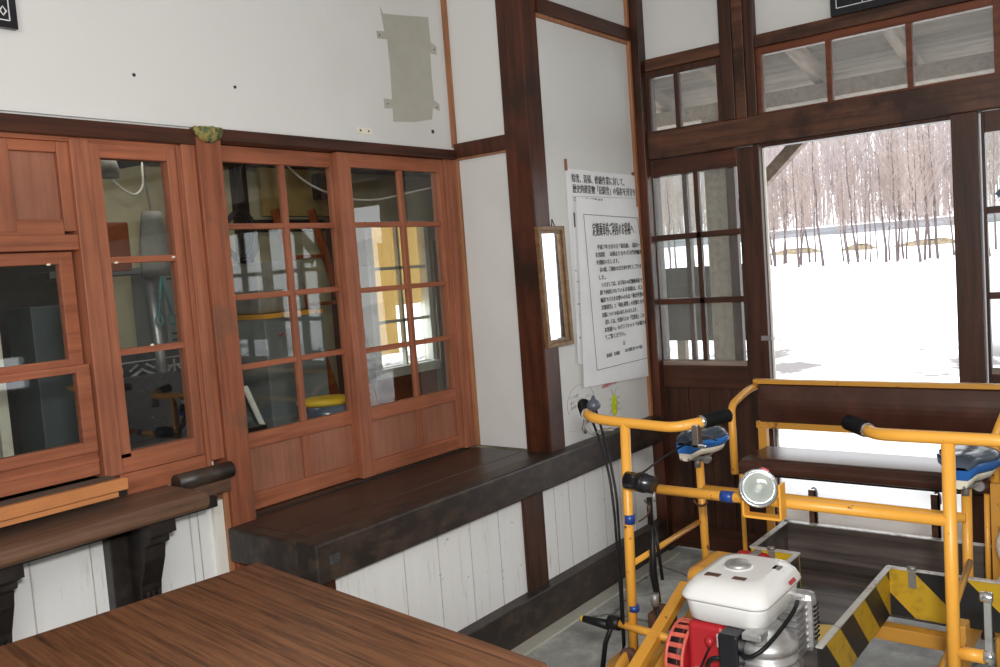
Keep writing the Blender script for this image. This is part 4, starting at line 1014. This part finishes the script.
# ------------------------------------------------------------------ ticket office behind the glass
OX, OY = 4.80, 4.15
S('wall_office_back', -0.6, 3.93, OY, OY + .1, 0, 2.6, M['plaster_in'])
S('wall_office_back_upper', 3.93, 4.50, OY, OY + .1, 1.86, 2.6, M['plaster_in'])
S('wall_office_back_lower', 3.93, 4.50, OY, OY + .1, 0, .90, M['amber'])
S('wall_office_back_end', 4.50, OX + .1, OY, OY + .1, 0, 2.6, M['plaster_in'])
S('wall_office_end', OX, OX + .1, YA + .06, OY, 0, 2.6, M['plaster_in'])
S('wall_office_near', -0.6, -0.5, YA + .10, OY, 0, 2.6, M['plaster_in'])
S('wall_office_return', XB + .02, OX + .1, YA, YA + .06, 0, 2.6, M['plaster_in'])
S('floor_office', -0.6, OX + .1, YA + .10, OY + .1, -.1, .0, M['black_wood'])
S('ceiling_office', -0.6, XB + .02, YA + .10, OY + .1, 2.55, 2.65, M['plaster_in'])
S('ceiling_office_end', XB + .02, OX + .1, YA, OY + .1, 2.55, 2.65, M['plaster_in'])
T(3.60, 3.72, OY - .06, OY, 0, 2.55, M['black_wood'], 'dark post inside the ticket office')
T(2.95, 3.03, OY - .05, OY, 0, 2.55, M['black_wood'], 'dark post behind the coiled cables')
T(-.5, OX, OY - .05, OY, 2.16, 2.24, M['black_wood'], 'dark beam across the office back wall')
T(3.08, 3.60, OY - .03, OY, 1.80, 1.87, M['black_wood'], 'dark ledge below the pale office panel')
w8 = thing('window_8', (4.2, OY, .9), 'white framed office window at the back', 'window', None, 'structure')
f = MB(); f.box(3.93, 3.97, OY - .02, OY + .05, .90, 1.86); f.box(4.46, 4.50, OY - .02, OY + .05, .90, 1.86); f.box(3.97, 4.46, OY - .02, OY + .05, 1.82, 1.86); f.box(3.90, 4.52, OY - .06, OY + .05, .84, .90)
f.build('frame', M['whiteframe'], w8, .002)
B('muntin', 4.20, 4.22, OY - .01, OY + .02, .90, 1.82, M['whiteframe'], w8)
for z in (1.20, 1.55): B('muntin', 3.97, 4.46, OY - .01, OY + .02, z - .010, z + .010, M['whiteframe'], w8)
B('glass', 3.97, 4.46, OY + .022, OY + .025, .90, 1.82, M['glass'], w8)
B('bamboo_blind', 3.96, 4.208, OY + .055, OY + .062, 0.98, 1.85, M['bamboo'], None, label='longer left tan bamboo blind outside the back window of the office', cat='blind')
B('bamboo_blind', 4.214, 4.47, OY + .055, OY + .062, 1.30, 1.85, M['bamboo'], None, label='shorter right tan bamboo blind outside the back window of the office', cat='blind')
o = B('reed_mat', 4.47, 4.68, OY - .08, OY - .068, .0, 1.72, M['reed'], None, label='grey-brown rolled reed mat standing in the back corner of the office', cat='mat')
B('electric_panel', 3.46, 3.62, OY - .14, OY - .065, 1.98, 2.13, M['black_gloss'], None, .01, label='black box mounted high on the office back wall', cat='box')
B('plywood_board', 3.10, 3.60, OY - .08, OY - .052, 1.885, 2.155, M['plywood'], None, label='olive-tan plywood board on the office back wall', cat='board')
cbn = thing('steel_cabinet', (2.98, OY - .25, 0), 'grey steel cabinet with yellow strip behind the left sliding sash', 'cabinet')
B('body', 2.72, 3.10, OY - .50, OY - .065, .0, 1.33, M['cabinet'], cbn, .006)
B('yellow_strip', 2.72, 3.10, OY - .505, OY - .065, 1.33, 1.352, M['yellow'], cbn, .002)
B('door_seam', 2.90, 2.903, OY - .502, OY - .499, .03, 1.30, M['black'], cbn)
MB().tube([(2.80, OY - .505, 1.24), (2.83, OY - .505, 1.25), (2.86, OY - .505, 1.24)], .004, 6).build('red_sticker', M['red'], cbn)
bx2 = thing('grey_crate', (2.92, OY - .3, 1.352), 'dusty grey case standing on the steel cabinet', 'case')
B('body', 2.76, 3.06, OY - .42, OY - .10, 1.354, 1.62, M['dusty'], bx2, .01)
B('handle', 2.86, 2.94, OY - .435, OY - .42, 1.44, 1.46, M['black'], bx2, .003)
coil = MB()
for q in range(4):
    rr = .095 + .012 * q
    coil.tube([(2.645 + .015 * q + rr * .75 * math.cos(a), OY - .46 + .012 * q, 1.75 + rr * math.sin(a)) for a in [2 * PI * k / 26 for k in range(27)]], .006, 6, cap=False)
coil.tube([(2.66, OY - .43, 1.85), (2.70, OY - .40, 1.98), (2.85, OY - .30, 2.2), (2.92, OY - .10, 2.54)], .006, 6)
coil.build('cable_coil', M['black'], None, label='black cable coil hanging in front of the grey case', cat='cable')
pole = MB(); pole.tube([(2.465, 3.50, 1.03), (2.94, 3.60, .0)], .014, 12); pole.build('aluminium_pole', M['whiteframe'], None, label='white pole leaning against the steel cabinet', cat='pole')
# step ladder
ld = thing('wooden_ladder', (3.3, 3.8, 0), 'dark wooden ladder leaning behind the left sliding sash', 'ladder')
for dx in (0, .26): MB().bar((3.30 + dx + .06, 3.60, .0), (3.16 + dx, 4.05, 1.92), .022, .045).build('rail', M['amber'], ld)
for k in range(6):
    v = (k + 1) / 7; MB().bar((3.30 + .06 - .20 * v, 3.60 + .45 * v, 1.92 * v), (3.30 + .06 - .20 * v + .26, 3.60 + .45 * v, 1.92 * v), .02, .02).build('rung', M['amber'], ld)
alp = MB()
alp.bar((3.50, 3.95, 1.9), (3.52, 3.75, .9), .05, .012); alp.build('steel_rail', M['dusty'], None, label='pale upright steel rail beside the dark ladder', cat='rail')
ch_ = thing('tall_stool', (2.65, 3.15, 0), 'round tall stool with a yellow rim and blue-grey seat behind the left sliding sash', 'stool')
MB().lathe([(.12, 0), (.135, .02), (.133, .075), (.05, .085)], (2.65, 3.15, .86), (0, 0, 1), 28).build('seat', M['navy'], ch_); MB().lathe([(.12, 0), (.136, .008), (.130, .022), (.06, .028)], (2.65, 3.15, .936), (0, 0, 1), 28).build('seat_cover', M['yellow_bright'], ch_)
MB().tube([(2.65, 3.15, .0), (2.65, 3.15, .86)], .03, 12).build('column', M['steel'], ch_)
# things behind the ticket window
dk = thing('office_desk', (1.7, 3.5, 0), 'dark desk behind the ticket window', 'desk')
B('top', 0.5, 2.35, 3.2, 3.75, .86, .89, M['black_wood'], dk, .003)
for x in (.55, 2.25): B('leg', x, x + .05, 3.25, 3.70, 0, .86, M['black_wood'], dk)
B('black_monitor', 1.78, 2.10, 3.42, 3.50, .892, 1.16, M['black_gloss'], None, .006, label='black boxy machine on the desk behind the sidelight', cat='machine')
sg = thing('route_signboard', (2.05, 3.72, .89), 'dark blue signboard with white Japanese characters behind the machine', 'sign')
B('panel', 1.78, 2.60, 3.70, 3.72, .892, 1.24, M['black_gloss'], sg, .003)
text_mesh('宗谷本線', .11, (1.84, 3.698, 1.10), (1, 0, 0), (0, 0, 1), M['greyink'], 'lettering', sg, width=.62)
MB().box(1.80, 2.58, 3.697, 3.70, 1.20, 1.205).box(1.80, 2.58, 3.697, 3.70, 1.06, 1.065).build('lines', M['greyink'], sg)
pp = MB(); pp.tube([(2.13, 3.60, .90), (2.10, 3.62, 1.72)], .022, 12); pp.tube([(2.13, 3.58, 1.10), (2.13, 3.58, 1.115)], .026, 12)
pp.build('conduit_pipe', M['alu'], None, label='pale grey upright pipe behind the sidelight', cat='pipe')
fb = thing('filing_box', (2.45, OY - .2, 0), 'tall grey filing cabinet with an orange label behind the sidelight', 'cabinet')
B('body', 2.28, 2.62, OY - .35, OY - .065, 0, 1.60, M['cabinet'], fb, .004)
B('orange_label', 2.36, 2.48, OY - .353, OY - .349, 1.44, 1.50, M['orange_wood'], fb)
for z in (1.56, 1.30, 1.27): B('seam', 2.30, 2.60, OY - .352, OY - .348, z, z + .008, M['black'], fb)
sc = MB(); rings = []
for k in range(9):
    v = k / 8; hw = .045 + .035 * math.sin(PI * v * .55); rings.append([(2.02 + hw * math.cos(t) + .01 * v, 3.40 + .02 * math.sin(t), 1.84 - .27 * v) for t in [2 * PI * j / 14 for j in range(14)]])
sc.loft(rings); sc.tube([(2.02, 3.40, 1.83), (2.03, 3.44, 2.0), (2.06, 3.5, 2.55)], .005, 6); sc.build('hanging_shoehorn_lamp', M['dusty'], None, label='dusty grey tapered object hanging behind the sidelight', cat='tool')
B('amber_signal_box', 1.815, 1.935, 3.44, 3.52, 1.60, 1.80, M['amber'], None, .004, label='brown varnished wooden box hung behind the sidelight', cat='box')
B('office_shelf', 1.60, 2.30, 3.45, 3.70, 1.585, 1.612, M['cabinet'], None, .002, label='pale grey shelf board behind the sidelight', cat='shelf')
sct = MB(); sct.tube([(2.06, 3.44, 1.58), (2.03, 3.44, 1.40)], .006, 8); sct.tube([(2.06, 3.44, 1.58), (2.09, 3.44, 1.41)], .006, 8)
for x in (2.03, 2.09): sct.tube([(x + .016 * math.cos(a), 3.44, 1.385 + .022 * math.sin(a)) for a in [2 * PI * k / 12 for k in range(13)]], .004, 6, cap=False)
sct.build('hanging_pliers', M['tealcloth'], None, label='teal-handled pliers hanging under the pale shelf', cat='tool')
B('pale_board', 1.42, 1.46, 3.6, 3.75, .892, 1.50, M['cream'], None, .002, label='narrow cream board standing at the back of the ticket desk', cat='board')
B('steel_locker', 1.66, 1.90, 3.78, 4.02, 0, 1.48, M['locker'], None, .004, label='teal-grey locker behind the ticket desk', cat='locker')
T(1.20, 1.36, OY - .2, OY, 0, 2.5, M['black_wood'], 'black post behind the ticket desk')
S('wall_office_darkening_panel', -0.5, 2.2, OY - .03, OY, 0, 2.1, M['black_wood'])  # black sheet added so the office behind the ticket window reads darker
lp = thing('desk_lamp', (1.80, 3.3, 2.0), 'black bracket lamp with a white flex hanging from the office ceiling', 'lamp')
MB().bar((1.78, 3.30, 2.00), (2.30, 3.50, 2.12), .05, .035).build('arm', M['black_gloss'], lp)
MB().lathe([(.035, 0), (.04, .03), (.03, .07)], (1.80, 3.30, 1.96), (0, 0, 1), 16).build('head', M['dusty'], lp)
MB().tube([(1.80, 3.28, 1.95), (1.84, 3.28, 1.91), (1.90, 3.30, 1.89), (1.95, 3.32, 1.93), (1.97, 3.35, 2.04)], .005, 8, .03).build('flex', M['wirewhite'], lp)
MB().tube([(1.55, 3.30, 2.03), (1.66, 3.30, 1.99), (1.78, 3.30, 1.97)], .007, 8, .05).build('cord', M['black'], lp)
wr = MB(); wr.tube([(2.30, 3.0, 2.12), (2.55, 3.05, 1.92), (2.85, 3.0, 1.84), (3.15, 2.95, 1.90), (3.32, 2.9, 1.93), (3.38, 2.9, 1.82), (3.36, 2.9, 1.5), (3.36, 2.9, .0)], .0045, 6, .15)
wr.tube([(3.20, 2.9, 2.2), (3.26, 2.9, 1.9), (3.32, 2.9, 1.6), (3.34, 2.9, 1.3)], .0045, 6, .1)
wr.build('white_cable', M['wirewhite'], None, label='white cable looping behind the right sliding sash', cat='cable')

# ------------------------------------------------------------------ porch and outdoors
S('floor_porch', XC + .13, 5.0, -5, 5.5, -.14, -.02, M['tan_ground'])
sof = MB()
for k in range(11):
    x0 = 4.05 + k * .19; z0 = 2.86 - (x0 - 4.05) * .24
    sof.bar((x0 + .09, -5, z0), (x0 + .09, 5.5, z0 - .002 * (k % 2)), .194, .018, (0.24, 0, 1))
sof.build('ceiling_porch', M['soffit'], None, kind='structure')
for k in range(15):
    y = -2.3 + k * .50
    TRIM[0] += 1
    MB().bar((4.02, y, 2.80), (6.05, y, 2.313), .055, .085, (0.24, 0, 1)).build('trim_%d' % TRIM[0], M['weathered_x'], None, .003, kind='structure', label='pale weathered rafter under the porch roof', cat='timber')
T(5.28, 5.40, -5, 5.5, 2.34, 2.43, M['weathered_x'], 'pale purlin along the porch edge')
for y in (2.36, -.9):
    T(5.29, 5.39, y - .075, y + .075, -.1, 2.34, M['weathered_x'], 'pale weathered porch post')
    TRIM[0] += 1
    MB().bar((5.34, y - .08, 1.72), (5.34, y - .72, 2.30), .07, .07).build('trim_%d' % TRIM[0], M['weathered_x'], None, .003, kind='structure', label='diagonal brace of the porch post', cat='timber')
for nm, (a, b, z0, z1, lab) in {'l': (2.20, 3.30, .915, 1.41, 'weathered brown board fence seen through the closed door panes'), 'r': (-3.4, -1.75, .955, 1.45, 'weathered board fence right of the doorway, seen in reflections')}.items():
    fc = thing('board_fence', (5.45, (a + b) / 2, 0), lab, 'fence')
    bb = MB()
    k = z0
    while k < z1 - .02: bb.box(5.44, 5.46 + .004 * (int(k * 100) % 2), a, b, k, k + .1245); k += .124
    bb.build('boards', M['fence'], fc, .002)
    for y in (a + .05, (a + b) / 2, b - .05): B('fence_post', 5.46, 5.51, y - .03, y + .03, 0, z1, M['weathered'], fc)

# snow field
def snow():
    mb = MB(); bm = mb.bm
    xs = [4.72, 4.74, 4.78, 4.84, 4.93, 5.05, 5.2, 5.35, 5.5, 5.7, 6, 6.3, 6.6, 7, 7.4, 7.8, 8.2, 8.6, 9, 9.5, 10, 10.6, 11.2, 12, 13, 14, 16, 18, 21, 25, 30, 36, 43, 50, 58, 66, 75, 85, 95, 110]
    nY = 120; grid = []
    for x in xs:
        row = []
        for j in range(nY + 1):
            u = j / nY; hw = 5 + x * 1.3; y = -hw * .6 + u * hw * 1.9
            h = .07 + .09 * min(1, max(0, x - 4.7) / 2)
            if x <= 4.73: h = -.05
            if x < 5.3: h += .02 * noise.noise(Vector((x * 6, y * 6, 5)))
            if 5.1 < x < 14:
                h += .24 * max(0, noise.noise(Vector((x * .9, y * .9, 0)))) + .10 * noise.noise(Vector((x * 2.6, y * 2.6, 3)))
            elif x >= 14: h += .08 * noise.noise(Vector((x * .12, y * .12, 0)))
            if x > 66: h += (x - 66) ** 2 * .0018
            row.append(bm.verts.new((x, y, h)))
        grid.append(row)
    for i in range(len(xs) - 1):
        for j in range(nY):
            if xs[i] < 5.0 and grid[i][j + 1].co.y > 2.5: continue
            f = bm.faces.new((grid[i][j], grid[i + 1][j], grid[i + 1][j + 1], grid[i][j + 1])); f.smooth = True
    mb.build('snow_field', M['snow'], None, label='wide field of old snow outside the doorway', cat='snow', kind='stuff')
    # hillside
    mb = MB(); bm = mb.bm; grid = []
    for i in range(25):
        x = 110 + i * 12; row = []
        for j in range(61):
            y = -150 + j * 8
            h = 3.5 + (x - 110) * .05 + 34 * (1 - math.exp(-max(0, x - 125) / 150.0)) * 1.0 + 5 * noise.noise(Vector((x * .012, y * .012, 1))) * min(1, (x - 110) / 60)
            row.append(bm.verts.new((x, y, h)))
        grid.append(row)
    for i in range(24):
        for j in range(60):
            f = bm.faces.new((grid[i][j], grid[i][j + 1], grid[i + 1][j + 1], grid[i + 1][j])); f.smooth = True
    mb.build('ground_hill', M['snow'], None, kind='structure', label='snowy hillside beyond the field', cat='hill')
snow()
def hill_z(x, y): return 3.5 + (x - 110) * .05 + 34 * (1 - math.exp(-max(0, x - 125) / 150.0)) + 5 * noise.noise(Vector((x * .012, y * .012, 1))) * min(1, max(0, (x - 110)) / 60)
def stick(bm, p, q, r0, r1, seg=3):
    t = (q - p).normalized(); u = t.orthogonal().normalized(); b = t.cross(u)
    A = [bm.verts.new(p + (u * math.cos(2 * PI * k / seg) + b * math.sin(2 * PI * k / seg)) * r0) for k in range(seg)]
    Bv = [bm.verts.new(q + (u * math.cos(2 * PI * k / seg) + b * math.sin(2 * PI * k / seg)) * r1) for k in range(seg)]
    for k in range(seg): bm.faces.new((A[k], A[(k + 1) % seg], Bv[(k + 1) % seg], Bv[k]))
def tree_mesh(name, h, rnd, rb=.13, nb=44, twigs=7, mat='tree'):
    bm = bmesh.new(); lean = Vector((rnd.uniform(-.06, .06), rnd.uniform(-.06, .06), 1))
    p = Vector((0, 0, -.3)); tops = []
    n = 6
    for k in range(n):
        q = p + lean * (h / n) + Vector((rnd.uniform(-.12, .12), rnd.uniform(-.12, .12), 0))
        stick(bm, p, q, rb * (1 - k / n * .85), rb * (1 - (k + 1) / n * .85), 5); tops.append((p.copy(), q.copy())); p = q
    nf = len(bm.faces)
    for k in range(nb):
        v = .30 + .68 * (k / nb) ** .8
        i = min(n - 1, int(v * n)); a, b = tops[i]; s = a.lerp(b, v * n - i)
        ang = rnd.uniform(0, 2 * PI); L = h * .26 * (1.15 - v) * rnd.uniform(.6, 1.3)
        d = Vector((math.cos(ang) * .7, math.sin(ang) * .7, 1.0)).normalized()
        e = s + d * L; stick(bm, s, e, rb * .22 * (1.1 - v), .010)
        for m_ in range(twigs):
            f_ = rnd.uniform(.3, 1); s2 = s.lerp(e, f_); a2 = rnd.uniform(0, 2 * PI)
            stick(bm, s2, s2 + Vector((math.cos(a2) * .6, math.sin(a2) * .6, .8)).normalized() * L * .5, .014, .006)
    bm.faces.ensure_lookup_table()
    for f in bm.faces[nf:]: f.material_index = 1
    me = bpy.data.meshes.new(name); bm.to_mesh(me); bm.free(); me.materials.append(M[mat]); me.materials.append(M['twig']); return me
st_ = MB(); st_.loft([[(101, y, 2.42), (108, y, 3.38), (108, y, 3.50), (101, y, 2.56)] for y in (-40, 20, 60, 120)], smooth=False)  # flat grey band laid over the snow below the forest
st_.build('ground_streak', M['streak'], None, kind='structure', label='flat grey stream band at the foot of the forest', cat='streak')
rnd = random.Random(11)
protos = [tree_mesh('bare_tree', rnd.uniform(6.2, 9), rnd, rnd.uniform(.05, .10)) for k in range(7)]
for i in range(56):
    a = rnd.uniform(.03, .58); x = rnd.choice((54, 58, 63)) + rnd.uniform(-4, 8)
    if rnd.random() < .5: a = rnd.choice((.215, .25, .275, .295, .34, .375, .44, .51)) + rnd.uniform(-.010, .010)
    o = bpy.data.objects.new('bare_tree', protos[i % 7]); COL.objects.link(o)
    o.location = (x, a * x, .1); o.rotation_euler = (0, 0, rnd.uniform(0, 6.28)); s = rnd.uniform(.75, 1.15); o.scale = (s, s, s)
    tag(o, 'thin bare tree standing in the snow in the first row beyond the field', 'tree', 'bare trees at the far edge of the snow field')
fb_ = bmesh.new()
for i in range(5200):
    x = 118 + 270 * rnd.random() ** 1.4; y = x * rnd.uniform(-.02, .62); z = hill_z(x, y)
    if x > 215 and rnd.random() < .45: continue
    h = rnd.uniform(8, 13); p = Vector((x, y, z - .3)); q = p + Vector((rnd.uniform(-.5, .5), rnd.uniform(-.5, .5), h))
    stick(fb_, p, q, .11, .03)
    for k in range(9):
        v = rnd.uniform(.35, .95); s0 = p.lerp(q, v); a = rnd.uniform(0, 2 * PI); L = h * .28 * (1.2 - v)
        stick(fb_, s0, s0 + Vector((math.cos(a) * .6, math.sin(a) * .6, 1)).normalized() * L, .06, .02)
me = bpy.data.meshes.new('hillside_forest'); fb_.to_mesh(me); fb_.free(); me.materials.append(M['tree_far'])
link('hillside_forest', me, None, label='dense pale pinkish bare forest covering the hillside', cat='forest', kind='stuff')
for i, (a, x, w_) in enumerate(((.352, 84, 3.2), (.283, 84, 1.8), (.212, 84, 3.2))):
    mb = MB(); rings = []
    for k in range(5):
        v = k / 4; rings.append([(x + 1.0 * (1 - v) * math.cos(t), a * x + w_ * (1 - v * .6) * math.sin(t) * (1 + .15 * math.sin(5 * t)), .62 + .60 * v + .06 * math.sin(4 * t + k)) for t in [2 * PI * j / 20 for j in range(20)]])
    mb.loft(rings)
    mb.build('grass_clump', M['clump'], None, label=['longest tan dry grass mound, leftmost of three under the trees', 'smallest middle dry grass mound under the trees', 'right-hand dry grass mound under the trees'][i], cat='grass clump', group='dry grass mounds in the snow')
